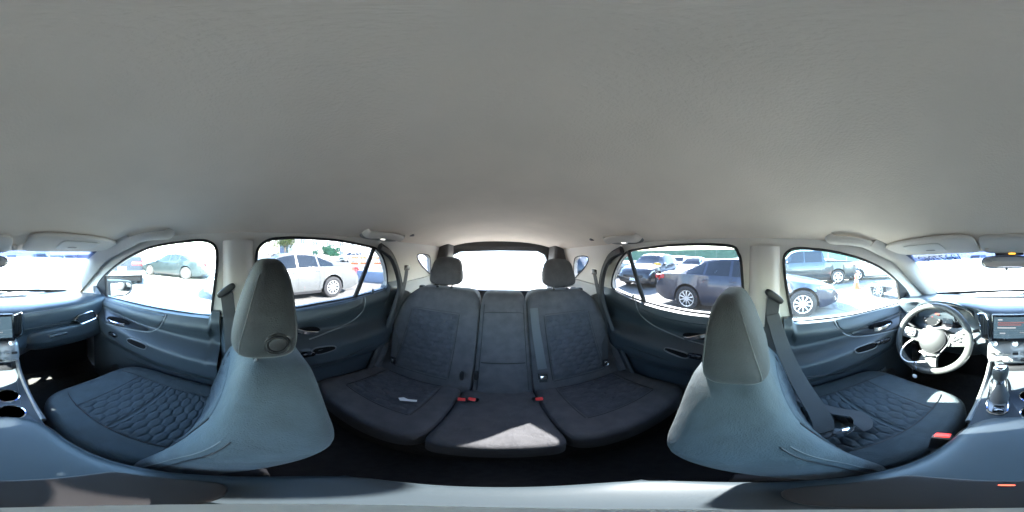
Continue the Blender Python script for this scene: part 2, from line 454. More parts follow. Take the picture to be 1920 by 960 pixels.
# windscreen with a painted shade band
def ws(i, j):                        # i across from passenger to driver, j from roof to cowl
    a = 2*i-1
    x = a*(.575+.09*j); bul = (1-a*a)
    y = (-.70-.035*bul)+(-.535-.07*bul)*j; z = (.012+.022*bul)+(-.33+.008*bul)*j
    n = .03*math.sin(math.pi*j)
    return Vector((x, y-n*.5, z+n))
def sub(fn, i0, i1, j0, j1): return lambda i, j: fn(i0+(i1-i0)*i, j0+(j1-j0)*j)
part('windshield', grid(sub(ws, 0, 1, .175, 1), 16, 12, (0, -.004, .003)), glass('clear_glass', (.93, .96, .95), 1, .05), car)
part('shade_band', grid(sub(ws, 0, 1, 0, .175), 16, 3, (0, -.004, .003)), glass('blue_shade_glass', (.20, .24, .36)), car, label='blue tinted shade band along the top of the windshield')
part('windshield_frit', grid(sub(ws, 0, 1, .97, 1.04), 16, 2, (0, .006, .002)), M_RUB(), car)
for i in (0, 1):
    part('windshield_seal', tube([ws(i, j/12) for j in range(13)], .008, 6), M_RUB(), car)
# stock number written on the outside of the glass, so it reads backwards from inside
def text_vf(body, size, ext=.0004):
    cu = bpy.data.curves.new('t', 'FONT'); cu.body = body; cu.size = size; cu.extrude = ext; cu.resolution_u = 2
    o = bpy.data.objects.new('t', cu); COL.objects.link(o)
    dg = bpy.context.evaluated_depsgraph_get(); me = o.evaluated_get(dg).to_mesh()
    r = [tuple(v.co) for v in me.vertices], [tuple(p.vertices) for p in me.polygons]
    o.evaluated_get(dg).to_mesh_clear(); bpy.data.objects.remove(o); bpy.data.curves.remove(cu)
    return r
tv = text_vf('12377062', .048)
mx = max(p[0] for p in tv[0])
def on_ws(p):
    i = .72+.21*(p[0]/mx); j = .035+.12*(1-p[1]/.036)
    q = ws(i, j); return (q.x, q.y+.002-p[2], q.z-.004)
part('windshield_number', ([on_ws(p) for p in tv[0]], tv[1]), mat('grease_paint', (.05, .07, .09), .7), car, smooth=False, label='stock number painted on the windshield, read backwards from inside')
# rear hatch: dark trim frame, glass
HY = 1.72
hout = [at_y(u, v, HY) for u, v in [(812, 540), (814, 500), (818, 462), (830, 444), (870, 439), (1010, 440), (1045, 446), (1058, 464), (1066, 505), (1070, 560), (1060, 600), (830, 600)]]
hin = [at_y(u, v, HY+.03) for u, v in [(838, 552), (838, 500), (848, 479), (862, 472), (930, 470), (1008, 471), (1022, 478), (1030, 500), (1034, 552)]]
def frame2(out, inn, ax, d):
    lo = [[Vector((p.x, p.z, 0)) for p in out], [Vector((p.x, p.z, 0)) for p in inn]]
    tr = tessellate_polygon(lo); fl = list(out)+list(inn); b = len(fl)
    V = [tuple(p) for p in fl]+[tuple(p+Vector(d)) for p in fl]
    F = [tuple(t) for t in tr]+[tuple(i+b for i in t) for t in tr]
    st = 0
    for lp in lo:
        n = len(lp)
        for i in range(n): F.append((st+i, st+(i+1) % n, st+(i+1) % n+b, st+i+b))
        st += n
    return V, F
part('hatch_trim', frame2(hout, hin, 1, (0, .05, 0)), mat('hatch_plastic', (.05, .047, .047), .6, bump=.1, scale=400), car, smooth=False)
part('hatch_glass', prism([p+Vector((0, .035, 0)) for p in [at_y(u, v, HY+.03) for u, v in [(830, 560), (830, 495), (842, 470), (860, 463), (1012, 463), (1030, 471), (1038, 495), (1042, 560)]]], (0, .004, 0)), glass('hatch_glass_tint', (.82, .82, .82), 1, .03), car, smooth=False)
part('hatch_wiper', tube([at_y(870, 545, 1.83), at_y(905, 541, 1.83), at_y(935, 540, 1.83)], .005, 6), M_BLK(), car)
for s in (-1, 1):   # dark pillars either side of the hatch
    us = [(806, 472), (812, 458), (840, 450), (838, 520), (838, 552), (800, 552), (806, 515)] if s < 0 else [(1074, 474), (1068, 461), (1042, 452), (1036, 520), (1036, 552), (1082, 552), (1077, 518)]
    part('d_pillar_trim', prism([at_y(u, v, 1.48) for u, v in us], (0, .22, 0)), mat('dark_pillar', (.06, .055, .055), .75, bump=.12, scale=400), car, smooth=False, bev=.025)
part('hatch_lower_trim', box((0, 1.74, -.80), (1.3, .06, .86), .01), M_BLK(), car)
part('parcel_floor', box((0, 1.34, -.60), (1.28, .80, .03), .01), M_CARPET(), car)

# the floor and the outer tub that keeps daylight out
FL = -1.0
def floor(i, j):
    x = -.70+1.4*i; y = -1.28+2.2*j
    z = FL + .10*math.exp(-(x/.13)**2) - .02*(abs(x) < .5)
    if y < -.95: z += (-.95-y)*1.0
    return (x, y, z)
struct('floor', grid(floor, 40, 40, (0, 0, -.02)), M_CARPET(), label='black carpet on the cabin floor')
tub = [grid(lambda i, j, s=s: (s*(.80-.06*j), -1.45+3.3*i, -1.12+.79*j), 6, 4, (s*.004, 0, 0)) for s in (-1, 1)]
part('body_side', tub[0], M_WHITE(), car); part('body_side', tub[1], M_WHITE(), car)
part('firewall', box((0, -1.36, -.72), (1.56, .04, .80), .01), M_BLK(), car)
part('underbody', box((0, .2, -1.10), (1.58, 3.3, .04), .01), M_BLK(), car)
part('hatch_skin', box((0, 1.86, -.80), (1.5, .03, .8), .01), M_WHITE(), car)
# bonnet of this car, seen over the dash
part('hood', grid(lambda i, j: ((2*i-1)*(.78-.08*j), -1.42-.95*j+.10*(2*i-1)**2, -.352-.17*j**1.8-.05*(2*i-1)**4+.012*math.cos((2*i-1)*5)), 20, 14, (0, 0, -.01)), M_WHITE(), car, label='white hood of the car beyond the windshield')
for x0, x1 in ((-.05, -.62), (.56, .02)):
    a, b = Vector((x0, -1.36, -.318)), Vector((x1, -1.30, -.285))
    part('wiper', sweep([a, a.lerp(b, .5)+Vector((0, -.02, .006)), b], rect(.008, .008), False, (0, 0, 1)), M_BLK(), car)

for s, y0, y1, lab in ((-1, -1.02, -.42, 'front passenger'), (1, -1.02, -.42, 'driver'), (-1, .02, .34, 'rear passenger side'), (1, .02, .34, 'rear driver side')):
    vf = softbox(lambda x, y, z: Vector((s*.36+x*.20, (y0+y1)/2+y*(y1-y0)/2, FL+.006-.02+z*.007+.012*max(0, -y)**6)), 14, 8)
    single('floor_mat', vf, mat('mat_pile', (.034, .032, .032), .97, bump=1, scale=500, var=.2, vscale=40), 'black carpet floor mat in the %s footwell' % lab, 'floor mat')
# ================================================================= FRONT SEATS
def hexrelief(a, b, w, h):
    """height 0..1 of a quilted honeycomb at (a, b): 1 in the middle of a cell, 0 in the stitched valley"""
    best = 9; sec = 9
    r0 = math.floor(b/h)
    for r in (r0-1, r0, r0+1, r0+2):
        off = .5*(r % 2)
        c0 = math.floor(a/w-off)
        for c in (c0, c0+1):
            d = math.hypot((a-(c+off)*w)/w, (b-r*h)/h*.87)
            if d < best: best, sec = d, best
            elif d < sec: sec = d
    return min(1, max(0, (sec-best)*2.2))**.42

def front_seat(s, label, grp, hr_up, hr_y, back_dy, button):
    cx = s*.375; inn = -s
    t = thing('front_chair', label, 'car seat', (cx, -.25, FL), 0, grp)
    # ---- backrest
    def bmap(q, lift=0):
        x, y, z = q
        hw = .250*(1-.07*sstep(.45, 1.0, z)-.04*sstep(-.2, -1, z))
        X = x*hw
        th = .080*(1-.04*z)*(1-.10*sstep(-.2, -1, z))
        Y = y*th
        if y < 0: Y -= .034*abs(x)**3*(1-.75*sstep(.2, .9, z))*(.25+.75*sstep(-1, -.45, z))*(-y) - .010*(1-abs(x)**2)*(-y)
        Z = z*.300-.540
        if y > 0: Y += y*.024-y*.105*sstep(-.33, -.64, Z)
        # shoulders fall away from the headrest
        Z -= .075*sstep(.30, 1, abs(x))*sstep(.35, 1, z)
        Y += (Z+.75)*math.tan(R(12.5))-.070+back_dy
        return Vector((cx+X, Y, Z))
    bk = part('backrest', softbox(lambda *q: bmap(q), 28, 4.9, 16, 28), M_SEAT(), t)
    def face(fn, ax, sg, p):            # a point of the front/side/top face of the soft box, pushed out by d
        def g(a, b, d):
            c = [0, 0, 0]; c[ax] = sg; o = [k for k in range(3) if k != ax]; c[o[0]] = a; c[o[1]] = b
            q = sq(c, p); P = fn(q)
            e = .02; c1 = list(c); c2 = list(c); c1[o[0]] = a+e; c2[o[1]] = b+e
            n = (fn(sq(c1, p))-P).cross(fn(sq(c2, p))-P)
            if n.length: n.normalize()
            ctr = fn((0, 0, 0))
            if n.dot(P-ctr) < 0: n = -n
            return P+n*d
        return g
    bf = face(bmap, 1, -1, 4.9)
    def ins(i, j):
        a = -.60+1.2*i; b = -.62+1.25*j
        d = .0050*hexrelief(a*.22, b*.25, .056, .022)
        e = min(i, 1-i, j, 1-j); d *= sstep(0, .05, e); return bf(a, b, d+.0015-.004*(e < .001))
    part('back_insert', grid(ins, 70, 96), M_INS(), bk)
    for a0 in (-9/14, 9/14):
        part('seam', tube([bf(a0, 2*k/28-1, .001) for k in range(5, 24)], .0016, 5), M_BLK(), bk)
    sfi = face(bmap, 0, inn, 4.9)
    for yy, m in ((-.625, M_THREAD()), (-.50, M_BLK())):
        part('seam', tube([sfi(yy, 2*k/28-1, .0012) for k in range(3, 27)], .0011 if m is M_THREAD() else .0014, 5), m, bk)
    # stitched top seam on the inboard shoulder
    # ---- headrest
    hz = -.172+hr_up; hy = .040+hr_y
    def hmap(q):
        x, y, z = q
        zz = (z+1)/2
        hw = .132*(1-.26*zz**1.8); th = .064*(1-.50*zz**1.4)
        Y = y*th
        if y < 0: Y -= .014*(1-zz)*(-y)
        return Vector((cx+x*hw, hy+Y+.018*zz, hz+z*.102))
    hr = part('headrest', softbox(lambda *q: hmap(q), 20, 3.8), mat('headrest_cloth', (.035, .040, .043), .85, bump=.6, scale=420, var=.14, vscale=24, crease=.25, sheen=.05), t)
    hi = face(hmap, 0, inn, 3.8)
    lo = [hi(-.80, -.93+1.82*k/24, .001) for k in range(25)]
    part('seam', tube(lo, .0009, 5), M_THREAD(), hr)
    part('seam', tube([hi(-.8+1.6*k/16, -.93, .001) for k in range(17)], .0009, 5), M_THREAD(), hr)
    part('seam', tube([hi(.80, -.93+1.8*k/24, .001) for k in range(25)], .0008, 5), M_THREAD(), hr)
    for dx in (-.065, .065):
        part('headrest_post', tube([(cx+dx, hy-.01, hz-.07), (cx+dx, hy-.025, hz-.22)], .006, 8), M_CHR(), hr)
    if button:
        c = hi(.16, -.45, -.0015); n = (hi(.16, -.45, .01)-c).normalized()
        M = basis(c, (0, 1, 0), n.cross(Vector((0, 1, 0)))*-1)
        Mz = Matrix.Translation(c) @ n.to_track_quat('Z', 'Y').to_matrix().to_4x4() @ Matrix.Diagonal((1, 1, .7, 1))
        bt = part('tilt_button', lathe([(.0, .004), (.012, .0042), (.014, .002), (.0145, -.003)], 24, Mz), mat('button_grey', (.022, .022, .023), .6), hr)
        part('button_ring', lathe([(.0145, .0), (.016, .0035), (.0175, .0035), (.019, -.001), (.017, -.004)], 28, Mz), mat('ring_grey', (.014, .014, .015), .4), hr)
        part('button_ring', lathe([(.0195, .0), (.0215, .0026), (.0235, .0), (.022, -.004)], 28, Mz), mat('ring_grey', (.014, .014, .015), .4), hr)
    # ---- cushion
    def cmap(q):
        x, y, z = q
        hw = .248*(1-.05*sstep(0, -1, y)); X = x*hw; Y = -.285+y*.235
        th = .085
        Z = z*th
        if z > 0: Z += .022*abs(x)**3.5*z*(.5+.5*sstep(-1, .2, y)) - .008*(1-x*x)*z
        Z += -.71+.030*(-y)
        if y < 0: Y -= .02*(1-x*x)*(-y)
        return Vector((cx+X, Y, Z))
    cu = part('cushion', softbox(lambda *q: cmap(q), 26, 5.0, 26, 12), M_SEAT(), t)
    cf = face(cmap, 2, 1, 5.0)
    def cins(a0, a1, b0, b1, skew):
        def f(i, j):
            a = a0+(a1-a0)*i; b = b0+(b1-b0)*j
            d = .0062*hexrelief(a*.25, b*.235, .058, .023)
            e = min(i, 1-i, j, 1-j); d *= sstep(0, .05, e)
            return cf(a, b+skew*(1-a*a), d+.0015-.004*(e < .001))
        return f
    part('cushion_insert', grid(cins(-.62, .62, -.44, .08, -.05), 80, 60), M_INS(), cu)
    part('cushion_insert', grid(cins(-.62, .62, .10, .80, -.05), 80, 76), M_INS(), cu)
    for a0 in (-8/13-.0001, 8/13+.0001):
        part('seam', tube([cf(a0, 2*k/26-1, .001) for k in range(1, 24)], .002, 5), M_BLK(), cu)
    part('seam', tube([cf(-.64+1.28*k/20, -.46-.05*(1-(-.64+1.28*k/20)**2), .001) for k in range(21)], .002, 5), M_BLK(), cu)
    # side shields and rails
    part('side_shield', soft((cx+s*.245, -.26, -.79), (.022, .25, .06), 8, 4), M_BLK(), t)
    part('side_shield', soft((cx-s*.225, -.24, -.80), (.018, .23, .055), 8, 4), M_BLK(), t)
    for dx in (-.17, .17):
        part('seat_rail', box((cx+dx, -.22, -.94), (.045, .50, .10), .006), M_BLK(), t)
    part('seat_pan', box((cx, -.26, -.80), (.42, .42, .09), .02), M_BLK(), t)
    return t
front_seat(1, 'grey cloth front seat behind the steering wheel, headrest lowered', None, -.002, .0, .0, False)
front_seat(-1, 'grey cloth front seat ahead of the glove box, headrest raised with a round button', None, .058, -.004, .006, True)

# ================================================================= REAR BENCH
rb = thing('rear_bench', 'dark cloth rear bench seat with two headrests and a fold-down middle', 'bench seat', (0, .6, FL))
def bench_cush(x0, x1, name, dz=0):
    xc, hw = (x0+x1)/2, (x1-x0)/2
    def f(q):
        x, y, z = q
        X = xc+x*hw; Y = .478+y*.205
        Y += .0*X
        Z = -.765+z*.075+dz
        if z > 0: Z += (.016*abs(x)**3-.006*(1-x*x))*z*(1 if hw > .2 else .2)
        Z += .025*(-y)
        return Vector((X, Y, Z))
    o = part(name, softbox(lambda *q: f(q), 26, 8, 26, 12), M_REAR(), rb)
    return o, f
def face(fn, ax, sg, p):
    def g(a, b, d):
        def pt(a, b):
            c = [0, 0, 0]; c[ax] = sg; o = [k for k in range(3) if k != ax]; c[o[0]] = a; c[o[1]] = b
            return fn(sq(c, p))
        P = pt(a, b); n = (pt(a+.02, b)-P).cross(pt(a, b+.02)-P); n.normalize()
        if n.dot(P-fn((0, 0, 0))) < 0: n = -n
        return P+n*d
    return g
def seat_insert(owner, fn, ax, sg, p, a0, a1, b0, b1, sx, sy, cross):
    g = face(fn, ax, sg, p)
    def f(i, j):
        a = a0+(a1-a0)*i; b = b0+(b1-b0)*j; d = .0075*hexrelief(a*sx, b*sy, .060, .024)
        e = min(i, 1-i, j, 1-j); return g(a, b, d*sstep(0, .05, e)+.0012-.004*(e < .001))
    part('insert', grid(f, 56, 64), M_RINS(), owner)
    for a in (a0-.02, a1+.02): part('seam', tube([g(a, b0+(b1-b0)*k/16, .0008) for k in range(17)], .0018, 5), M_BLK(), owner)
    for b in [b0-.02, b1+.02]+cross: part('seam', tube([g(a0+(a1-a0)*k/16, b, .003 if b in cross else .0008) for k in range(17)], .0018, 5), M_BLK(), owner)
for x0, x1 in ((-.615, -.146), (.146, .615)):
    o, f = bench_cush(x0, x1, 'cushion')
    seat_insert(o, f, 2, 1, 8, -.62, .62, -.45, .80, .23, .2, [])
    # outer bolster seam
o, f = bench_cush(-.146, .146, 'middle_cushion', -.004)
TB = math.tan(R(27))
def bench_back(x0, x1, name, z1=-.205, z0=-.80, th=.065, dy=0, n=20, shoulder=0):
    xc, hw = (x0+x1)/2, (x1-x0)/2
    def f(q):
        x, y, z = q
        X = xc+x*hw; Z = (z0+z1)/2+z*(z1-z0)/2; Y = .715+dy+y*th+(Z+.70)*TB
        if y < 0: Y -= (.014*abs(x)**3-.006*(1-x*x))*(-y)*(1 if hw > .16 else 0)
        if shoulder and z > 0 and x*shoulder > 0: Z -= .055*sstep(.45, 1, abs(x))*sstep(.3, 1, z)
        return Vector((X, Y, Z))
    o = part(name, softbox(lambda *q: f(q), n, 8, 12, n), M_REAR(), rb)
    return o, f
for x0, x1, sh in ((-.60, -.110, -1), (.142, .60, 1)):
    o, f = bench_back(x0, x1, 'backrest', shoulder=sh)
    seat_insert(o, f, 1, -1, 8, -.60, .55, -.56, .58, .22, .29, [-.2, .22])
    hx = -.345 if sh < 0 else .365
    def hm(q, hx=hx):
        x, y, z = q
        return Vector((hx+x*.102*(1-.10*z), 1.0+y*.05*(1-.25*z)+.02*z, -.100+z*.088-(.012*x*x if z > 0 else 0)))
    h = part('headrest', softbox(lambda *q: hm(q), 14, 4.5), M_REAR(), rb)
    for dx in (-.045, .045): part('headrest_post', tube([(hx+dx, .99, -.15), (hx+dx, .955, -.23)], .005, 8), M_CHR(), h)
    for dx in (-.045, .045): part('post_guide', lathe([(.011, 0), (.011, .006), (.006, .009)], 12, Matrix.Translation((hx+dx, .955, -.208))), M_BLK(), o)
o, f = bench_back(-.109, .143, 'middle_backrest', z1=-.212, dy=-.004, n=20)
g = face(f, 1, -1, 8)
part('seam', tube([g(-.8+1.6*k/12, -.18, .001) for k in range(13)], .003, 6), M_BLK(), o)
for a in (-.86, .86): part('seam', tube([g(a, -.70+1.55*k/14, .001) for k in range(15)], .0022, 6), M_BLK(), o)
part('seam', tube([g(-.86+1.72*k/12, .68, .001) for k in range(13)], .0018, 6), M_BLK(), o)
part('seat_base', box((0, .49, -.90), (1.22, .36, .20), .02), M_CARPET(), rb)
for s in (-1, 1):    # padded side of the bench next to the door
    pts = [Vector((s*.600, .63, -.71)), Vector((s*.607, .76, -.56)), Vector((s*.610, .87, -.40)), Vector((s*.612, .95, -.27))]
    part('side_bolster', sweep(spline(pts, 6), rect(.105, .06, .45), False, (0, 1, .3)), M_REAR(), rb)
    part('release_lever', soft((s*.50, .955, -.215), (.018, .022, .012), 6, 3), M_BLK(), rb)
def on_back(u, v, lift=.018):
    d = ray(u, v); return d*((.65+.70*TB-lift)/(d.y-TB*d.z))
# buckles and belts on the rear bench
def buckle(p, rotx, rotz, label, grp=None, sc=1.0):
    t = thing('seat_buckle', label, 'seat buckle', p, 0, grp)
    Mx = Matrix.Rotation(rotz, 4, 'Z') @ Matrix.Rotation(rotx, 4, 'X') @ Matrix.Scale(sc, 4)
    part('housing', xf(box((0, 0, 0), (.034, .024, .062), .006), Mx), M_BLK(), t, world=False)
    part('release_button', xf(box((0, 0, .0325), (.026, .017, .006), .002), Mx), M_RED(), t, world=False)
    part('stalk', xf(box((0, .002, -.06), (.026, .008, .07), .002), Mx), M_BELT(), t, world=False)
    return t
buckle(at_z(865, 746, -.665)+Vector((0, .012, -.028)), R(38), R(8), 'red rear buckle between bench cushions, nearer the white scrap')
buckle(at_z(887, 746, -.665)+Vector((0, .012, -.028)), R(38), R(-8), 'red rear buckle right beside another, at the middle cushion edge')
buckle(at_z(1010, 745, -.665)+Vector((0, .012, -.028)), R(40), R(0), 'lone red rear buckle below the hanging middle belt')
for s, uvs in ((-1, [((763, 502), .58), ((760, 525), .585), ((752, 560), .59), ((747, 600), .59), ((741, 640), .57), ((737, 676), .55)]), (1, [((1114, 510), .58), ((1119, 535), .585), ((1126, 570), .59), ((1131, 610), .59), ((1134, 650), .57), ((1135, 680), .55)])):
    nm = 'belt by the passenger side rear door' if s < 0 else 'belt by the rear door behind the wheel'
    t = thing('rear_seat_belt', 'grey rear seat '+nm, 'seat belt', (s*.59, .9, FL))
    P_ = [at_x(*uv, s*x) for uv, x in uvs[:4]]+[on_back(*uv, .022) for uv, x in uvs[4:]]
    pts = spline(P_, 6)
    part('webbing', strap(pts, (0, 1, .3), .040, .003), M_BELT(), t)
    part('belt_guide', box(at_x(*uvs[0][0], s*.588), (.02, .045, .035), .006), M_BLK(), t)
    e = on_back(*uvs[-1][0], .030)
    part('latch_tongue', box(e, (.032, .008, .050), .002), M_BLK(), t)
    fr = spline([e+Vector((a*.009, -.010, b*.014)) for a, b in ((-1, -1), (1, -1), (1, 1), (-1, 1))], 3, True)
    part('tongue_plate', tube(fr, .0022, 6, True), M_CHR2(), t)
t = thing('middle_seat_belt', 'pale grey belt hanging down the bench back beside the middle seat', 'seat belt', (.10, .85, FL))
pts = spline([on_back(1001, 578), on_back(1004, 610), on_back(1010, 650, .02), on_back(1017, 692, .024)], 6)
part('webbing', strap(pts, (1, 0, 0), .042, .003), mat('pale_webbing', (.13, .14, .145), .7, bump=.5, weave=900), t)
e = on_back(1018, 706, .030)
part('latch_tongue', box(e, (.044, .014, .030), .004, rot=(R(-20), 0, R(-8))), M_BLK(), t)
part('tongue_plate', box(e+Vector((0, -.008, -.002)), (.026, .006, .018), .002, rot=(R(-20), 0, R(-8))), M_CHR2(), t)
part('tongue_end', box(e+Vector((.002, .0, -.030)), (.036, .014, .022), .003, rot=(R(-20), 0, R(-8))), M_BLK(), t)
for u, v in ((866, 705), (893, 705)):
    c = on_back(u, v, .008)
    part('belt_guide', soft(c, (.011, .012, .034), 6, 3), M_BLK(), rb)
# scrap of paper on the rear cushion
pc = at_z(764, 750, -.672)
pts = [(-.032, -.006), (-.020, .006), (.0, .002), (.030, .010), (.034, .002), (.010, -.008), (-.018, -.014)]
single('paper_scrap', prism([pc+Vector((a, b*1.3, .004+.004*math.sin(a*90))) for a, b in pts], (0, 0, .0012)), mat('white_paper', (.85, .85, .82), .8), 'small torn scrap of white paper on the rear seat cushion', 'paper', smooth=False)
# ================================================================= DOORS
def belt_z(k, s):
    p = W3[(k, s)]
    q = sorted([(a.y, a.z) for a in p if a.z < -.17])
    ys = [a for a, b in q]; zs = [b for a, b in q]
    return lambda y: float(np.interp(y, ys, zs))
def make_door(k, s, label):
    front = k == 'front'
    y0, y1 = (-.90, -.105) if front else (.045, .93)
    bz = belt_z(k, s)
    t = thing('front_door' if front else 'rear_door', label, 'car door', (s*.66, (y0+y1)/2, FL))
    def arm_z(y): return (-.478+(-.17-y)*.14) if front else (-.435-.05*(y-.2)**1)
    def dx(y, z):
        x = .665
        x -= .030*math.exp(-((z-(bz(y)-.05))/.045)**2)
        d = z-arm_z(y)
        A = sstep(.075, .0, d) if d > 0 else 1
        if d < -.07: A = 1-.55*sstep(-.07, -.16, d)
        if d < -.20: A -= .12*sstep(-.2, -.42, d)
        yw = sstep(y0-.05, y0+.25, y)*(1-.55*sstep(y1-.28, y1, y)) if not front else (sstep(y0-.02, y0+.22, y)*.85+.15)
        x -= .088*A*yw
        return x
    def pan(i, j):
        y = y0+(y1-y0)*i; zt = bz(y)-.004; z = FL+.03+(zt-FL-.03)*j
        return (s*dx(y, z), y, z)
    p = part('panel', grid(pan, 70, 80, (s*.02, 0, 0)), M_DOOR(), t)
    # ledge under the glass
    part('window_ledge', grid(lambda i, j: (s*(dx(y0+(y1-y0)*i, bz(y0+(y1-y0)*i)-.004)+.05*j), y0+(y1-y0)*i, bz(y0+(y1-y0)*i)-.004+.004*math.sin(j*3.1)), 50, 4, (0, 0, -.02)), mat('ledge_plastic', (.075, .078, .082), .4, bump=.1, scale=500), t)
    def dp(u, v, lift=.0):                # a pixel carried to the door skin
        x = .62
        for _ in range(30): q = at_x(u, v, s*x); x = .5*x+.5*dx(q.y, q.z)
        q = at_x(u, v, s*(x-lift)); return q
    # glass, split by a bar in the rear door
    gl = [Vector((s*(glass_x(a.z)+.014), a.y, a.z)) for a in W3[(k, s)]]
    part('window_glass', prism(gl, (s*.004, 0, 0)), glass('door_glass', (.80, .85, .84), 1, .001) if front else glass('rear_door_glass', (.43, .44, .455), 1, .0006), t, smooth=False)
    if not front:
        a, b = ((1178, 470), (1208, 566)) if s > 0 else ((701, 465), (666, 556))
        A, B = at_side(*a), at_side(*b)
        part('window_divider', sweep([A, B], rect(.022, .02), False, (0, 1, 0)), M_RUB(), t)
    if front:
        if s > 0:
            seam = [(1564, 598), (1570, 612), (1582, 625), (1600, 631), (1630, 629), (1665, 622), (1690, 615)]
            crease = [(1592, 624), (1620, 613), (1660, 598), (1695, 584)]
            hnd = (1652, 612); cup = [(1603, 659), (1606, 652), (1634, 642), (1643, 645), (1640, 652), (1612, 661)]
            sw = [(1650, 641), (1661, 638)]; pocket = [(1500, 745), (1560, 735), (1620, 712), (1660, 690)]
            low = [(1512, 706), (1545, 704), (1590, 697), (1640, 684)]
        else:
            seam = [(312, 590), (305, 604), (296, 616), (281, 622), (258, 620), (228, 614), (200, 607)]
            crease = [(270, 612), (250, 604), (220, 590), (185, 572)]
            hnd = (221, 604); cup = [(239, 636), (247, 635), (270, 644), (275, 650), (268, 654), (243, 643)]
            sw = [(212, 627)]; pocket = [(345, 735), (300, 720), (260, 702), (225, 690)]
            low = [(370, 706), (330, 700), (290, 690), (240, 672)]
    else:
        if s > 0:
            seam = [(1192, 562), (1194, 575), (1203, 592), (1222, 608), (1250, 622), (1285, 636), (1320, 646)]
            crease = [(1195, 570), (1240, 592), (1300, 606), (1340, 610)]
            hnd = (1306, 630); cup = [(1247, 656), (1252, 652), (1285, 661), (1292, 668), (1284, 671), (1262, 664)]
            sw = [(1303, 668)]; pocket = [(1230, 712), (1270, 722), (1310, 730)]; low = [(1180, 650), (1230, 668), (1300, 690)]
        else:
            seam = [(684, 556), (684, 572), (676, 588), (660, 602), (640, 612), (612, 624), (580, 636)]
            crease = [(680, 566), (640, 588), (595, 602), (560, 606)]
            hnd = (574, 620); cup = [(584, 660), (592, 652), (622, 648), (629, 652), (622, 657), (596, 664)]
            sw = [(578, 664)]; pocket = [(645, 700), (610, 712), (580, 722)]; low = [(700, 645), (650, 668), (590, 690)]
    part('trim_seam', tube(spline([dp(u, v, .0015) for u, v in seam], 8), .0032, 6), mat('seam_grey', (.16, .17, .18), .35), p)
    part('trim_seam', tube(spline([dp(u, v, .0008) for u, v in crease], 8), .0022, 6), M_BLK(), p)
    part('trim_seam', tube(spline([dp(u, v, .0005) for u, v in low], 8), .0022, 6), M_BLK(), p)
    part('pocket_edge', tube(spline([dp(u, v, .006) for u, v in pocket], 8), .007, 8), M_DOOR(), p)
    RG = {(1, 1): ([(1566,598),(1600,592),(1650,580),(1692,570)], [(1572,612),(1592,623),(1640,606),(1692,584)], [(1592,625),(1640,608),(1692,586)], [(1600,630),(1650,625),(1690,614)]),
          (1, -1): ([(311,591),(280,584),(235,574),(190,561)], [(305,603),(283,613),(240,597),(190,572)], [(283,616),(240,600),(190,575)], [(276,621),(230,614),(195,606)]),
          (0, 1): ([(1197,566),(1240,578),(1290,588),(1345,594)], [(1199,578),(1240,596),(1300,608),(1345,612)], None, None),
          (0, -1): ([(681,557),(640,567),(595,575),(550,582)], [(680,570),(640,591),(595,604),(553,609)], None, None)}[(int(front), s)]
    def between(ta, tb, lift, nu=24, nv=8):
        A = [Vector((u, v, 0)) for u, v in ta]; B = [Vector((u, v, 0)) for u, v in tb]
        A = spline(A, 8); B = spline(B, 8); g2 = lambda L_, f: L_[int(f*(len(L_)-1))].lerp(L_[min(int(f*(len(L_)-1))+1, len(L_)-1)], f*(len(L_)-1)-int(f*(len(L_)-1)))
        def f(i, j):
            q = g2(A, i).lerp(g2(B, i), j); e = min(i, 1-i, j, 1-j); return dp(q.x, q.y, lift*sstep(0, .06, e)-.001*(e < .001))
        return grid(f, nu, nv)
    part('upper_insert', between(RG[0], RG[1], .006), M_DOOR2(), p)
    if RG[2]: part('handle_wedge', between(RG[2], RG[3], .003), mat('wedge_black', (.014, .018, .022), .3), p)
    # inner handle on a pad blackened like the shade of its bowl
    c = dp(*hnd, .001); L = .062
    dirv = (dp(hnd[0]-s*8, hnd[1]+(2 if front else 1), .001)-dp(hnd[0]+s*8, hnd[1]-(2 if front else 1), .001)).normalized()
    up = Vector((s, 0, 0)).cross(dirv).normalized()
    Mb = basis(c, dirv, up)
    part('handle_bowl', xf(softbox(lambda x, y, z: Vector((x*L*1.15, y*.028, z*.006)), 10, 3), Mb), M_RECESS_SHADE(), t)
    inward = Vector((-s, 0, 0))
    hp = [c-dirv*L*.85+inward*.008, c-dirv*L*.3+inward*.020+up*.002, c+dirv*L*.4+inward*.022, c+dirv*L*.85+inward*.016]
    part('handle', sweep(spline(hp, 5), rect(.020, .007, .4), False, tuple(up)), M_CHR(), t)
    # pull cup in the armrest, a flush plate blackened like a shaded hollow
    cp = [dp(u, v, .0) for u, v in cup]; cen = sum(cp, Vector())/len(cp)
    lp = spline([q+inward*.002 for q in cp], 4, True)
    pc = part('pull_cup', prism([cen+(q-cen)*.97+Vector((0, 0, .001)) for q in lp], inward*.002), M_RECESS_SHADE(), t)
    part('cup_bezel', tube(lp, .0038, 6, True), mat('bezel_grey', (.10, .105, .11), .35), pc)
    for u, v in sw:
        q = dp(u, v, .003)
        sp = part('switch_plate', soft(q+Vector((0, 0, .0)), (.012, .030, .012), 8, 4), M_GLOSS(), t)
        part('window_switch', box(q+Vector((-s*.008, 0, .008)), (.016, .018, .008), .003), M_BLK(), sp)
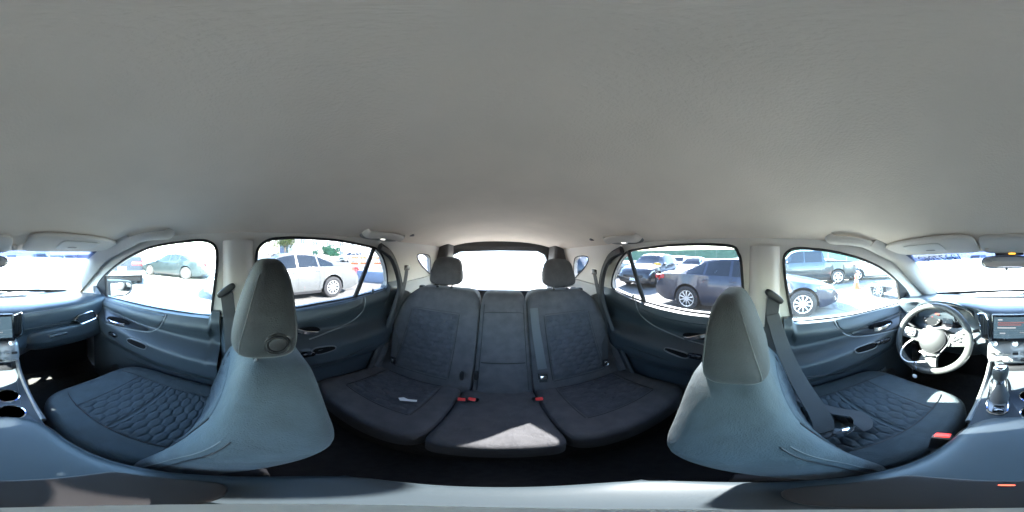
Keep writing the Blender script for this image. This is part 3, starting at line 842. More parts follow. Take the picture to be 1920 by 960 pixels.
    # loudspeaker and lower carpet strip
    if front:
        q = Vector((s*(dx(-.62, -.80)-.004), -.62, -.80))
        part('speaker_grille', lathe([(0, .010), (.07, .008), (.08, 0)], 28, Matrix.Translation(q) @ Vector((-s, 0, 0)).to_track_quat('Z', 'Y').to_matrix().to_4x4()), M_BLK(), t)
    else:
        q = dp(1187 if s > 0 else 699, 557 if s > 0 else 547, .004)
        part('lock_knob', lathe([(.006, -.01), (.006, .012), (.0045, .016), (0, .017)], 10, Matrix.Translation(q)), M_DOOR(), t)
    # outside mirror
    if front:
        if s > 0: uv = [(1629, 537), (1635, 534), (1690, 537), (1693, 545), (1693, 562), (1664, 561), (1634, 554)]; xx = .80
        else: uv = [(186, 530), (195, 526), (240, 527), (248, 533), (247, 545), (236, 554), (200, 557), (187, 552)]; xx = .82
        ym = -.86
        pr = [at_y(u, v, ym) for u, v in uv]
        cen = sum(pr, Vector())/len(pr)
        loops = []
        for sc, dy in ((1.0, .0), (1.06, -.012), (1.05, -.05), (.9, -.10), (.5, -.13)):
            loops.append([cen+(q-cen)*sc+Vector((0, dy, 0)) for q in spline(pr, 4, True)])
        mh = part('mirror_housing', loft(loops), mat('mirror_shell', (.014, .017, .022), .5), t)
        if s > 0: gu = [(1632, 538), (1655, 537), (1684, 540), (1684, 559), (1664, 558), (1637, 553)]
        else: gu = [(207, 531), (240, 530), (246, 535), (244, 545), (234, 552), (208, 554)]
        g3 = [at_y(u, v, ym+.004) for u, v in gu]
        part('mirror_glass', prism(g3, (0, .002, 0)), mat('mirror_silver', (.72, .76, .80), .03, 1), mh, smooth=False)
        mf = [Vector((s*.64, -.80, -.30)), Vector((s*.64, -.93, -.30)), Vector((s*.64, -.90, -.20)), Vector((s*.64, -.80, -.215))]
        a, b = cen+Vector((-s*.10, -.05, 0)), Vector((s*.68, -.86, -.26))
        part('mirror_arm', sweep([b, a], rect(.05, .04), False, (0, 0, 1)), M_BLK(), mh)
        su = [(1704, 562), (1701, 546), (1682, 526), (1687, 567)] if s > 0 else [(182, 551), (182, 535), (198, 517), (200, 557)]
        part('mirror_sail', prism([at_side(*q)+Vector((-s*.006, 0, 0)) for q in su], (s*.022, 0, 0)), M_BLK(), t, smooth=False, bev=.004)
    return t
make_door('front', 1, 'dark front door beside the steering wheel, with window switches')
make_door('front', -1, 'dark front door beside the passenger seat, mirror outside its glass')
make_door('rear', 1, 'dark rear door behind the driver seat, dark sedan outside')
make_door('rear', -1, 'dark rear door behind the passenger seat, white sedan outside')

# front seat belts on the B-pillars
for s in (-1, 1):
    lab = 'grey seat belt hanging slack across the driver seat from its pillar' if s > 0 else 'grey seat belt hanging straight down the pillar by the passenger seat'
    t = thing('front_seat_belt', lab, 'seat belt', (s*.6, -.03, FL))
    gu = (1452, 556) if s > 0 else (424, 545)
    c = at_x(*gu, s*.592)
    part('belt_guide', soft(c, (.010, .040, .014), 8, 3, (R(38 if s > 0 else 38), 0, 0)), M_BLK(), t)
    part('webbing', strap(spline([c, c+Vector((-s*.004, .012, -.10)), c+Vector((-s*.002, .02, -.30)), c+Vector((s*.01, .03, -.45))], 5), (0, 1, 0), .047, .003), M_BELT(), t)
    if s > 0:
        e = at_z(1556, 812, -.600)
        pts = [at_x(1449, 590, .585), at_x(1464, 640, .54), at_x(1490, 700, .47), at_x(1520, 750, .39), at_x(1542, 788, .33), e+Vector((.006, .012, .004))]
        part('webbing', strap(spline(pts, 6), (.10, -1, .12), .048, .003), M_BELT(), t)
        part('latch_tongue', box(e, (.030, .052, .014), .004, rot=(0, R(10), R(25))), M_BLK(), t)
        part('tongue_plate', box(e+Vector((-.006, -.034, .004)), (.026, .030, .003), .001, rot=(0, R(6), R(25))), M_CHR2(), t)
        part('webbing', strap(spline([e+Vector((0, 0, .003)), e+Vector((-.002, -.075, -.004)), e+Vector((.05, -.10, -.002)), e+Vector((.10, -.06, .0)), Vector((.50, -.13, -.600)), Vector((.60, -.10, -.64)), Vector((.64, -.08, -.72))], 6), (0, 1, .2), .046, .003), M_BELT(), t)
# ================================================================= DASHBOARD
db = thing('dashboard', 'dark blue grey dashboard with vents and a touchscreen', 'dashboard', (0, -.95, FL))
def dash_pt(i, j):
    x = -.66+1.32*i; ax = abs(x)
    c = math.exp(-(x/.20)**4)                       # centre stack
    h = math.exp(-((x-.37)/.20)**4)                 # hood over the gauges
    prof_y = [-1.36, -1.22, -1.00, -.86, -.80, -.765, -.755, -.760, -.79, -.82, -.86, -.92]
    prof_z = [-.325, -.31, -.285, -.262, -.262, -.280, -.32, -.37, -.42, -.47, -.53, -.60]
    n = len(prof_y)-1; k = min(int(j*n), n-1); f = j*n-k
    f = f
    def cr(a):
        g = lambda q: a[max(0, min(n, q))]
        p0, p1, p2, p3 = g(k-1), g(k), g(k+1), g(k+2)
        return .5*((2*p1)+(p2-p0)*f+(2*p0-5*p1+4*p2-p3)*f*f+(3*p1-p0-3*p2+p3)*f**3)
    y, z = cr(prof_y), cr(prof_z)
    low = sstep(.68, .86, j)
    y += .03*c*sstep(.3, .5, j)+.07*c*low-.012*sstep(.45, .66, ax)*sstep(.3, .5, j)
    z += .018*h*math.exp(-((j-.34)/.14)**2)+.008*c*math.exp(-((j-.36)/.15)**2)
    y -= .07*h*sstep(.40, .50, j)*(1-sstep(.66, .8, j))*1.0      # bay of the instrument cluster
    return Vector((x, y-.03*(1-sstep(0, .5, ax))*0, z))
dp_ = part('dash_body', grid(dash_pt, 90, 70, (0, -.02, -.02)), M_DASH(), db)
# upper pad and its seam on the passenger side
part('pad_seam', tube([dash_pt(.06+.34*k/20, .455+.02*math.sin(k/20*1.5))+Vector((0, .002, .001)) for k in range(21)], .0028, 6), M_BLK(), dp_)
part('pad_seam', tube([dash_pt(.05+.36*k/20, .66-.03*k/20)+Vector((0, .003, 0)) for k in range(21)], .0028, 6), M_BLK(), dp_)
part('defroster_grille', box((0.05, -1.16, -.296), (.62, .035, .008), .003, rot=(R(6), 0, 0)), M_BLK(), db)
for k in range(12): part('grille_slot', box((-.22+.05*k, -1.16, -.290), (.036, .02, .004), .001, rot=(R(6), 0, 0)), M_DASH(), db)
# glove box and knee panels
part('glovebox', softbox(lambda x, y, z: Vector((-.40+x*.235, -.80+y*.05-.03*(z < 0)*(-z), -.47+z*.075)), 16, 5), M_DASH(), db)
gl = part('glovebox_latch', box((-.33, -.748, -.435), (.10, .012, .014), .004), M_CHR(), db)
part('knee_panel', softbox(lambda x, y, z: Vector((.40+x*.24, -.87+y*.06-.03*(z < 0)*(-z), -.53+z*.09)), 14, 4.5), M_DASH(), db)
part('lower_fill', box((0, -1.10, -.72), (1.30, .30, .34), .03), M_BLK(), db)
# vents
def vent(outline, nsl, horiz, depth, name='air_vent'):
    c = sum(outline, Vector())/len(outline)
    n = (outline[1]-outline[0]).cross(outline[2]-outline[0]).normalized()
    if n.dot(-c) < 0: n = -n
    lp = []
    m = len(outline)
    for i in range(m):
        a, b, d = outline[i-1], outline[i], outline[(i+1) % m]
        lp += [b.lerp(a, .16), b.lerp(a, .05).lerp(b.lerp(d, .05), .5), b.lerp(d, .16)]
    v = part(name, tube([p+n*.004 for p in lp], .0048, 8, True), M_CHR2(), db)
    part('vent_bay', prism([p-n*.004 for p in lp], n*.003), M_BLK(), v, smooth=False)
    us = [(p-c) for p in lp]
    up = Vector((0, 0, 1))-n*n.z; up.normalize(); rt = up.cross(n)
    hu = max(q.dot(up) for q in us); hr = max(q.dot(rt) for q in us)
    for k in range(nsl):
        f = -1+2*(k+1)/(nsl+1)
        if horiz: cc = c+up*hu*f*.95; sz = (hr*1.55*(1-.25*abs(f)), .010, .0022)
        else: cc = c+rt*hr*f*.95; sz = (.0022, .010, hu*1.70*(1-.1*abs(f)))
        M = Matrix.Translation(cc+n*.0025) @ Matrix((rt, -n, up)).transposed().to_4x4() @ Matrix.Rotation(R(25), 4, 'X' if horiz else 'Z')
        part('vent_slat', xf(box((0, 0, 0), sz, .0006, 1), M), M_DASH(), v)
    return v
YV = -.708
vent([at_y(u, v, YV) for u, v in [(1835, 588), (1846, 589), (1853, 600), (1855, 637), (1842, 632), (1838, 610)]], 5, False, .03)
vent([at_y(u, v, YV) for u, v in [(25, 590), (40, 586), (43, 598), (41, 626), (24, 636), (22, 614)]], 5, False, .03)
vent([at_y(u, v, -.745) for u, v in [(139, 600), (147, 591), (171, 583), (181, 590), (179, 596), (152, 607)]], 5, True, .03)
vent([at_y(u, v, -.78) for u, v in [(1694, 598), (1698, 590), (1707, 584), (1711, 590), (1706, 602), (1696, 605)]], 4, True, .03)
# touchscreen
def quad(uvs, y): return [at_y(u, v, y) for u, v in uvs]
YS = -.698
sc_ = [Vector((-.098, YS, -.262)), Vector((.098, YS, -.262)), Vector((.100, YS+.02, -.392)), Vector((-.100, YS+.02, -.392))]
nrm = Vector((0, .98, .16)).normalized()
def on_scr(a, b, l=0):                               # a right-to-left as the driver sees it (0 = driver side), b down
    p = sc_[1].lerp(sc_[0], a).lerp(sc_[2].lerp(sc_[3], a), b); return p+nrm*l
part('touchscreen', loft([[q-nrm*.03 for q in sc_], [q+nrm*.006 for q in sc_]]), M_GLOSS(), db, bev=.004)
scr = part('screen_display', prism([on_scr(a, b, .0065) for a, b in ((.05, .08), (.95, .08), (.95, .86), (.05, .86))], nrm*.0008), mat('display_lit', (.01, .012, .016), .15, emit=(.10, .17, .22), es=.035), db, smooth=False)
def bar(a0, a1, b0, b1, col, es, name='display_row'):
    part(name, prism([on_scr(a, b, .0078) for a, b in ((a0, b0), (a1, b0), (a1, b1), (a0, b1))], nrm*.0004), mat('row_%d_%d' % (int(col[0]*99), int(col[1]*99)), (.02, .02, .02), .3, emit=col, es=es*.03), scr, smooth=False)
bar(.14, .24, .15, .19, (.8, .85, .9), 1.0); bar(.14, .70, .25, .30, (.75, .30, .30), .45); bar(.14, .64, .33, .38, (.75, .30, .30), .45); bar(.13, .52, .44, .48, (.8, .8, .8), .9)
bar(.18, .30, .64, .68, (.7, .75, .8), .8); bar(.60, .75, .62, .66, (.6, .65, .7), .5); bar(.05, .95, .56, .565, (.5, .6, .65), .5); bar(.05, .95, .72, .725, (.5, .6, .65), .5)
# climate panel
part('climate_panel', softbox(lambda x, y, z: Vector((x*.118, -.700+y*.03+.022*(-z), -.452+z*.052)), 12, 6), M_SILVER(), db)
Mn = Matrix((Vector((1, 0, 0)), Vector((0, -.45, .89)), Vector((0, .89, .45)))).transposed().to_4x4()
for k, (x, z) in enumerate(((.085, -.405), (0, -.405), (-.085, -.405))):
    part('control_knob', lathe([(.0145, -.005), (.0145, .010), (.0125, .014), (0, .0145)], 20, Matrix.Translation((x, -.684, z)) @ Vector((0, .93, .35)).to_track_quat('Z', 'Y').to_matrix().to_4x4()), M_CHR(), db)
for r in range(2):
    for k in range(7):
        part('climate_button', box((-.093+.031*k, -.652+.016*r, -.446-.030*r), (.024, .008, .016), .003, rot=(R(-30), 0, 0)), M_SILVER() if (k+r) % 3 else M_BLK(), db)
part('start_button', lathe([(.0, .006), (.013, .006), (.016, .003), (.0165, -.004)], 24, Matrix.Translation(at_y(1821, 645, -.755)) @ Vector((-.3, .9, .3)).to_track_quat('Z', 'Y').to_matrix().to_4x4()), M_CHR(), db)
part('button_face', lathe([(.0, .007), (.011, .0072), (.012, .005)], 24, Matrix.Translation(at_y(1821, 645, -.755)) @ Vector((-.3, .9, .3)).to_track_quat('Z', 'Y').to_matrix().to_4x4()), M_GLOSS(), db)
part('volume_knob', lathe([(.013, -.01), (.013, .012), (.010, .015), (0, .015)], 20, Matrix.Translation(at_y(1867, 659, -.69)) @ Vector((0, .9, .4)).to_track_quat('Z', 'Y').to_matrix().to_4x4()), M_CHR(), db)
part('volume_knob', lathe([(.013, -.01), (.013, .012), (.010, .015), (0, .015)], 20, Matrix.Translation(at_y(8, 655, -.69)) @ Vector((0, .9, .4)).to_track_quat('Z', 'Y').to_matrix().to_4x4()), M_CHR(), db)
# instrument cluster under its hood
ic = thing('instrument_cluster', 'black gauge cluster with red figures behind the steering wheel', 'gauges', (.37, -.86, -.34))
YG = -.835
part('cluster_face', prism([at_y(u, v, YG) for u, v in [(1738, 577), (1775, 573), (1812, 578), (1826, 592), (1822, 610), (1790, 616), (1745, 615), (1733, 598)]], (0, .004, 0)), M_GLOSS(), ic, smooth=False)
for u, v, r in ((1748, 594, .055), (1807, 594, .052)):
    c = at_y(u, v, YG+.006)
    Mq = Matrix.Translation(c) @ Vector((-.15, .95, .2)).to_track_quat('Z', 'Y').to_matrix().to_4x4()
    d = part('gauge_dial', lathe([(0, .001), (r*.93, .001), (r*.97, .008), (r, .008), (r, -.004)], 32, Mq), mat('dial_black', (.015, .016, .018), .35), ic)
    for k in range(13):
        a = R(-40+k*21.5)
        part('dial_tick', xf(box((r*.82*math.cos(a), r*.82*math.sin(a), .003), (r*.12, .0018, .001), 0, rot=(0, 0, a)), Mq), mat('tick_white', (.7, .7, .7), .5, emit=(.7, .75, .8), es=.03), d)
    part('needle', xf(box((r*.28, r*.22, .005), (r*.75, .0022, .001), 0, rot=(0, 0, .66)), Mq), mat('needle_red', (.6, .03, .02), .5, emit=(1, .10, .06), es=.10), d)
dc = at_y(1777, 596, YG+.007)
dsp = part('trip_display', box(dc, (.06, .003, .075), .002), mat('dark_display', (.01, .012, .015), .2, emit=(.02, .05, .08), es=.03), ic)
part('warning_light', box(at_y(1757, 589, YG+.016), (.022, .002, .006), 0), mat('needle_red', (.6, .03, .02), .5), ic)
part('warning_light', box(at_y(1812, 604, YG+.016), (.012, .002, .006), 0), mat('needle_red', (.6, .03, .02), .5), ic)
def hoodf(i, j):
    a = math.pi*i; x = .37-.175*math.cos(a); z = -.365+.112*math.sin(a)**.6
    return (x, -.86+.075*j+.01*math.sin(a), z+.004*j)
part('cluster_hood', grid(hoodf, 28, 6, (0, 0, .012)), M_DASH(), ic)
part('cluster_rim', tube([Vector(hoodf(i/28, .9))+Vector((0, 0, -.002)) for i in range(29)], .003, 6), M_CHR(), ic)

# ================================================================= STEERING WHEEL
SWC = Vector((.372, -.665, -.415))
sw_n = Vector((-.06, .90, .43)).normalized()
sx = Vector((0, 0, 1)).cross(sw_n).normalized(); sy = sw_n.cross(sx)
MS = Matrix.Translation(SWC) @ Matrix((sx, sy, sw_n)).transposed().to_4x4()
st = thing('steering_wheel', 'grey leather steering wheel with three spokes in direct sun', 'steering wheel', SWC)
def wp(vf): return xf(vf, MS)
RW = .178
rim_p = [(RW*math.cos(2*math.pi*k/64), RW*.985*math.sin(2*math.pi*k/64)*(1 if math.sin(2*math.pi*k/64) > -.9 else 1), 0) for k in range(64)]
part('rim', wp(sweep(rim_p, [(a*1.15, b) for a, b in circ(.0155, 12)], True, lambda i: rim_p[i])), M_LEATHER(), st)
def hub(x, y, z):
    w_ = .074*(1-.32*sstep(.2, -1, y)); return Vector((x*w_, y*.068-.010, -.012+z*.026*(1-.25*(x*x+y*y))))
hb = part('hub', wp(softbox(hub, 16, 3.2)), mat('airbag_cover', (.018, .019, .020), .5, bump=.2, scale=700), st)
part('hub_seam', wp(tube([hub(*sq((math.cos(a)*.9, math.sin(a)*.9, .62), 3.2)) for a in [k*math.pi/24 for k in range(48)]], .0012, 5, True)), M_BLK(), hb)
for sg in (1, -1):
    lo = []
    for k in range(9):
        f = k/8; x = sg*(.06+.115*f); hgt = .036-.008*f
        lo.append([Vector((x, .012+hgt*b-.010*(1-f), -.020+.014*f+c*.010)) for b, c in ((-1, -.6), (1, -.6), (.9, .8), (.3, 1), (-.3, 1), (-.9, .8))])
    sp = part('spoke', wp(loft(lo)), M_LEATHER(), st)
    pl = part('button_pad', wp(soft((sg*.122, .014, -.002), (.034, .024, .006), 8, 4)), M_SILVER(), sp)
    for a, b in ((-.014, .009), (.014, .009), (-.014, -.009), (.014, -.009), (0, 0)):
        part('wheel_button', wp(soft((sg*.122+a, .014+b, .004), (.009, .006, .003), 5, 4)), M_BLK(), sp)
lo = []
for k in range(9):
    f = k/8; y = -.055-.115*f; hw = .050-.014*math.sin(f*math.pi)+.012*f
    lo.append([Vector((hw*b, y, -.020+.012*f+c*.010)) for b, c in ((-1, -.6), (1, -.6), (.9, .8), (.3, 1), (-.3, 1), (-.9, .8))])
part('spoke', wp(loft(lo)), M_LEATHER(), st)
part('spoke_trim', wp(tube([Vector((-.045, -.080, -.004)), Vector((-.02, -.088, .004)), Vector((.02, -.088, .004)), Vector((.045, -.080, -.004))], .006, 8)), M_CHR(), st)
part('spoke_trim', wp(tube(spline([Vector((.060, .045, 0)), Vector((.085, .0, .002)), Vector((.06, -.055, 0)), Vector((.04, -.09, 0))], 6), .0035, 8)), M_BLK(), st)
part('column', wp(lathe([(.06, -.20), (.058, -.03), (.05, -.015)], 24)), M_BLK(), st)
part('stalk', wp(tube([Vector((.05, .01, -.06)), Vector((.16, .055, -.055)), Vector((.215, .07, -.045))], .009, 8)), M_BLK(), st)
part('stalk', wp(tube([Vector((-.05, .01, -.06)), Vector((-.16, .05, -.055)), Vector((-.215, .06, -.045))], .009, 8)), M_BLK(), st)
# key tag tied to the wheel with a white cable
kt = thing('key_tag', 'white cable loop with hanging key tag on the steering wheel', 'key tag', at_y(1702, 665, -.572))
lp = spline([at_y(u, v, -.572) for u, v in [(1712, 636), (1700, 644), (1690, 657), (1690, 668), (1700, 677), (1715, 679), (1740, 677)]], 6)
part('cable', tube(lp, .0035, 8), mat('white_vinyl', (.85, .85, .85), .4), kt)
part('key_ring', tube([at_y(1716, 681, -.572)+Vector((0, .012*math.cos(a), .012*math.sin(a))) for a in [k*math.pi/6 for k in range(12)]], .0016, 6, True), M_CHR2(), kt)
part('key', box(at_y(1718, 692, -.572), (.010, .004, .028), .002), M_CHR(), kt)
part('tag', soft(at_y(1715, 705, -.572), (.011, .005, .013), 6, 3), mat('white_vinyl', (.85, .85, .85), .4), kt)

# ================================================================= CENTRE CONSOLE
cc = thing('center_console', 'dark center console with cup holders and padded armrest', 'console', (0, -.35, FL))
def con(i, j):                     # body below
    y = -.72+.80*j; w_ = .105-.004*math.sin(j*3)
    z = float(np.interp(y, [-.72, -.60, -.45, -.34, .08], [-.66, -.66, -.66, -.66, -.60]))
    a = [(-w_, FL), (-w_-.004, z-.06), (-w_, z-.012), (-w_+.012, z), (w_-.012, z), (w_, z-.012), (w_+.004, z-.06), (w_, FL)]
    return a, y, z
lo = []
for k in range(25):
    a, y, z = con(0, k/24); lo.append([(x, y, zz) for x, zz in a])
part('console_body', loft(lo), M_DASH(), cc)
for sg in (-1, 1):
    part('side_rail', sweep(spline([(sg*.112, -.74, -.50), (sg*.112, -.66, -.565), (sg*.113, -.52, -.590), (sg*.112, -.36, -.603)], 6), rect(.016, .030, .4), False, (1, 0, 0)), M_SILVER(), cc)
def arm(x, y, z):
    Z = -.545+z*.042-.010*x*x*(z > 0)+.006*y*(z > 0)
    return Vector((x*(.108+.004*y), -.125+y*.205-.02*(1-x*x)*(y < 0)*(-y), Z))
ar = part('armrest', softbox(arm, 18, 5, 24, 10), mat('armrest_vinyl', (.042, .056, .065), .45, bump=.06, scale=700, var=.05), cc)
part('armrest_seam', tube(spline([arm(*sq((a, b, .45), 5))*1.0 for a, b in ((-1, 1), (-1, .5), (-1, 0), (-1, -.5), (-1, -1), (0, -1), (1, -1), (1, -.5), (1, 0), (1, .5), (1, 1))], 4), .0016, 5), M_BLK(), ar)
# shifter
sf = thing('gear_shifter', 'chrome topped gear shifter in its bezel on the center console', 'gear lever', at_z(1877, 760, -.592))
bz_ = [at_z(u, v, -.583) for u, v in [(1852, 772), (1887, 775), (1888, 735), (1884, 712), (1862, 712), (1856, 735)]]
part('bezel_plate', prism(bz_, (0, 0, .006)), M_SILVER(), sf, smooth=False)
part('bezel_ring', tube(spline([p+Vector((0, 0, .007)) for p in bz_], 5, True), .0042, 8, True), M_CHR2(), sf)
part('mode_switch', box(at_z(1872, 767, -.577), (.030, .030, .012), .003), M_GLOSS(), sf)
for k in range(3):
    p0 = at_z(1872, 768.5, -.5705)
    part('switch_mark', tube([p0+Vector(((.005+.0028*k)*math.cos(a), -(.005+.0028*k)*math.sin(a)*.8+.003, 0)) for a in [math.pi*q/8 for q in range(9)]], .0007, 4), mat('mark_white', (.8, .8, .8), .5), sf)
sb = at_z(1874, 748, -.578); stp = at_y(1876, 700, -.49)
part('boot', loft([[(sb+Vector((a*w_, b*w_*1.2, 0))).lerp(stp+Vector((a*w_, b*w_*1.2, 0)), f) for a, b in [(math.cos(t), math.sin(t)) for t in [k*math.pi/8 for k in range(16)]]] for f, w_ in ((0, .028), (.15, .030), (.3, .024), (.5, .016), (.7, .012))]), mat('boot_leather', (.10, .10, .10), .5, bump=.4, scale=300), sf)
ax = (stp-sb).normalized(); Mk = Matrix.Translation(stp) @ ax.to_track_quat('Z', 'Y').to_matrix().to_4x4()
part('lever_stem', xf(soft((0, 0, -.035), (.012, .014, .05), 8, 3), Mk), M_CHR(), sf)
part('knob', xf(softbox(lambda x, y, z: Vector((x*.021*(1+.15*z), y*.024*(1+.10*z), z*.034)), 10, 3.2), Mk), M_LEATHER(), sf)
part('knob_cap', xf(softbox(lambda x, y, z: Vector((x*.019, y*.021, .026+z*.012)), 10, 3.2), Mk), M_CHR2(), sf)
# top plate of the console with two real cup wells
wells = [Vector((-.046, -.505, -.588)), Vector((-.044, -.410, -.590))]
pl_o = [Vector((-.107, -.74, 0)), Vector((.107, -.74, 0)), Vector((.107, -.32, 0)), Vector((-.107, -.32, 0))]
hol = [[Vector((c.x+.036*math.cos(a), c.y+.036*math.sin(a), 0)) for a in [k*math.pi/12 for k in range(24)]] for c in wells]
fl_ = pl_o+hol[0]+hol[1]; tr_ = tessellate_polygon([pl_o]+hol)
zt = lambda y: float(np.interp(y, [-.74, -.60, -.45, -.32], [-.565, -.584, -.592, -.595]))
part('console_top', ([(p.x, p.y, zt(p.y)) for p in fl_], [tuple(t_) for t_ in tr_]), mat('console_plate', (.05, .06, .07), .3, var=.05), cc, smooth=False)
for c in wells:
    z0 = zt(c.y)
    w_ = part('cup_well', lathe([(.036, .0), (.0345, -.03), (.032, -.062), (.0, -.064)], 28, Matrix.Translation((c.x, c.y, z0))), M_BLK(), cc)
    part('cup_ring', lathe([(.034, .0), (.0355, .0045), (.039, .004), (.0405, -.001), (.034, -.003)], 32, Matrix.Translation((c.x, c.y, z0))), M_CHR2(), w_)
part('storage_bin', box((0, -.70, -.56), (.17, .06, .03), .008), M_BLK(), cc)
part('stack_side', prism([Vector((-.105, -.73, -.50)), Vector((-.105, -.68, -.58)), Vector((-.105, -.80, -.70)), Vector((-.105, -.85, -.50))], (.21, 0, 0)), M_DASH(), cc, smooth=False)
buckle(at_x(1765, 822, .128)+Vector((0, 0, -.03)), R(20), R(12), 'black buckle with red button between driver seat and armrest', sc=1.12)
buckle(at_x(112, 838, -.128)+Vector((0, 0, -.03)), R(20), R(-12), 'red topped buckle between passenger seat and armrest', sc=.9)
# the small stand that holds the panoramic camera on the armrest
cs = thing('camera_stand', 'dark plate and pale post of the camera stand on the armrest', 'camera stand', (0, 0, -.50))
part('stand_plate', softbox(lambda x, y, z: Vector((x*.085, -.052+y*.045, -.497+z*.005)), 12, 6), mat('stand_dark', (.016, .014, .014), .4, coat=.3, var=.2), cs)
part('status_light', soft((.012, -.082, -.491), (.0045, .002, .0012), 6, 3), mat('led_red', (.5, .03, .02), .4, emit=(1, .12, .06), es=.12), cs)
part('post', tube([(0, 0, -.50), (0, 0, -.17)], .0055, 12), mat('stand_pale', (.5, .5, .5), .35, .3), cs)

# ================================================================= UP ON THE HEADLINER
def grab(s, uv0, uv1, lamp, label):
    def hp(u, v):
        q = ray(u, v); t = .3
        for k in range(400):
            p = q*t
            if p.z >= head_z(p.x, p.y) or abs(p.x) > .60: break
            t += .003
        return q*t
    a, b = hp(*uv0), hp(*uv1)
    m = (a+b)/2
    t = thing('grab_handle', label, 'grab handle', m)
    inw = Vector((-s*.55, 0, -.75)).normalized()
    y0, y1 = a, b
    if lamp: y0 = y0+Vector((-s*.022, 0, .010)); y1 = y1+Vector((-s*.022, 0, .010))
    pts = [y0+inw*-.004, y0.lerp(y1, .06)+inw*.018, y0.lerp(y1, .25)+inw*.030+Vector((-s*.010, 0, .010)), y0.lerp(y1, .5)+inw*.033+Vector((-s*.014, 0, .014)), y0.lerp(y1, .75)+inw*.030+Vector((-s*.010, 0, .010)), y0.lerp(y1, .94)+inw*.018, y1+inw*-.004]
    part('grip', sweep(spline(pts, 6), [(p*2.3, q*.8) for p, q in circ(.010, 12)], False, tuple(inw.cross(b-a).normalized())), M_PIL(), t)
    part('handle_base', xf(soft((0, 0, 0), ((b-a).length*.52, .034, .006), 10, 3), basis(m, (b-a), inw.cross(b-a))), mat('handle_recess_shade', (.22, .22, .215), .65, bump=.1, scale=500), t)  # base coloured darker than the grip to paint in the recess shade
    if lamp:
        Mb = basis(m+inw*.010, (b-a), inw.cross(b-a))
        l_ = part('reading_lamp', xf(box((0, 0, 0), (.060, .034, .012), .004), Mb), M_SILVER(), t)
        part('lamp_lens', xf(box((.004*s, 0, .0), (.034, .020, .0145), .003), Mb), mat('lamp_white', (.9, .9, .88), .3, emit=(1, .97, .9), es=.09), l_)
    return t
grab(-1, (236, 449), (323, 432), False, 'pale grab handle above the front passenger window')
grab(1, (1552, 442), (1636, 456), False, 'pale grab handle above the window by the steering wheel')
grab(-1, (678, 438), (748, 448), True, 'grab handle with lit reading lamp above the white sedan')
grab(1, (1142, 452), (1204, 447), True, 'grab handle with lit reading lamp above the rear door behind the driver')
for u, v, side in ((772, 441, 'by the passenger side rear grab handle'), (1110, 449, 'by the rear grab handle behind the driver')):
    q = ray(u, v); t_ = .3
    while (q*t_).z < head_z((q*t_).x, (q*t_).y): t_ += .003
    single('coat_hook', soft(q*t_, (.016, .010, .008), 6, 3), mat('hook_grey', (.16, .15, .15), .6), 'small dark coat hook on the headliner '+side, 'coat hook')
# sun visors, folded up
def visor(s, label):
    t = thing('sun_visor', label, 'sun visor', (s*.33, -.57, .06))
    def vm(x, y, z):
        X = s*.335+x*.205; Y = -.588+y*.085*(1-.22*(s*x > 0)*abs(x)**3)
        Z = min(head_z(X*.96, Y), .20)-.012+z*.009
        return Vector((X, Y, Z))
    vb = part('visor_panel', softbox(vm, 20, 6, 16, 6), M_PIL(), t)
    part('mirror_cover', softbox(lambda x, y, z: vm(.05*s+x*.42, .25+y*.50, -1.0)+Vector((0, 0, -.002+z*.0025)), 12, 8), mat('visor_cover', (.52, .52, .50), .5), vb)
    part('warning_label', softbox(lambda x, y, z: vm(-.05*s+x*.10, .05+y*.06, -1.0)+Vector((0, 0, -.0055+z*.0008)), 6, 8), mat('label_grey', (.22, .22, .22), .6), vb)
    part('visor_clip', box(Vector((s*.10, -.63, head_z(.1, -.63)-.012)), (.02, .02, .02), .005), M_PIL(), t)
    return t
visor(1, 'pale folded sun visor above the steering wheel')
visor(-1, 'pale folded sun visor above the passenger side of the windshield')
# overhead console and mirror
oc = thing('overhead_console', 'pale overhead console with an amber indicator above the mirror', 'overhead console', (0, -.58, .08))
part('console_shell', softbox(lambda x, y, z: Vector((.02+x*.105, -.625+y*.095, head_z(.02+x*.1, -.625+y*.095)-.006+z*.009)), 16, 5), M_PIL(), oc)
part('indicator_bar', box((.018, -.728, .012), (.13, .012, .016), .003), M_BLK(), oc)
part('amber_light', box((.006, -.7205, .012), (.030, .004, .007), .001), mat('amber_lamp', (.6, .25, .02), .4, emit=(1, .45, .04), es=.12), oc)
rm = thing('rear_view_mirror', 'rear view mirror on its stalk at the top of the windshield', 'mirror', (.03, -.78, -.02))
part('stalk', sweep([Vector((.035, -.80, .008)), Vector((.035, -.765, -.012)), Vector((.035, -.75, -.030))], [(a*1.5, b) for a, b in circ(.016, 10)], False, (1, 0, 0)), mat('stalk_grey', (.12, .13, .13), .5), rm)
mb = part('mirror_housing', softbox(lambda x, y, z: Vector((.032+x*.118*(1-.12*(z < 0)*(-z)), -.745+y*.018-.006*z, -.024+z*.030-.004*x*x)), 14, 3.4), mat('mirror_grey', (.2, .21, .21), .45), rm)
part('mirror_glass', softbox(lambda x, y, z: Vector((.032+x*.108*(1-.12*(z < 0)*(-z)), -.7275+y*.0025-.0055*z, -.024+z*.025-.004*x*x)), 12, 3.4), mat('mirror_silver', (.72, .76, .80), .03, 1), mb)
part('dimmer_tab', box((.032, -.733, -.056), (.012, .012, .012), .003), M_BLK(), mb)
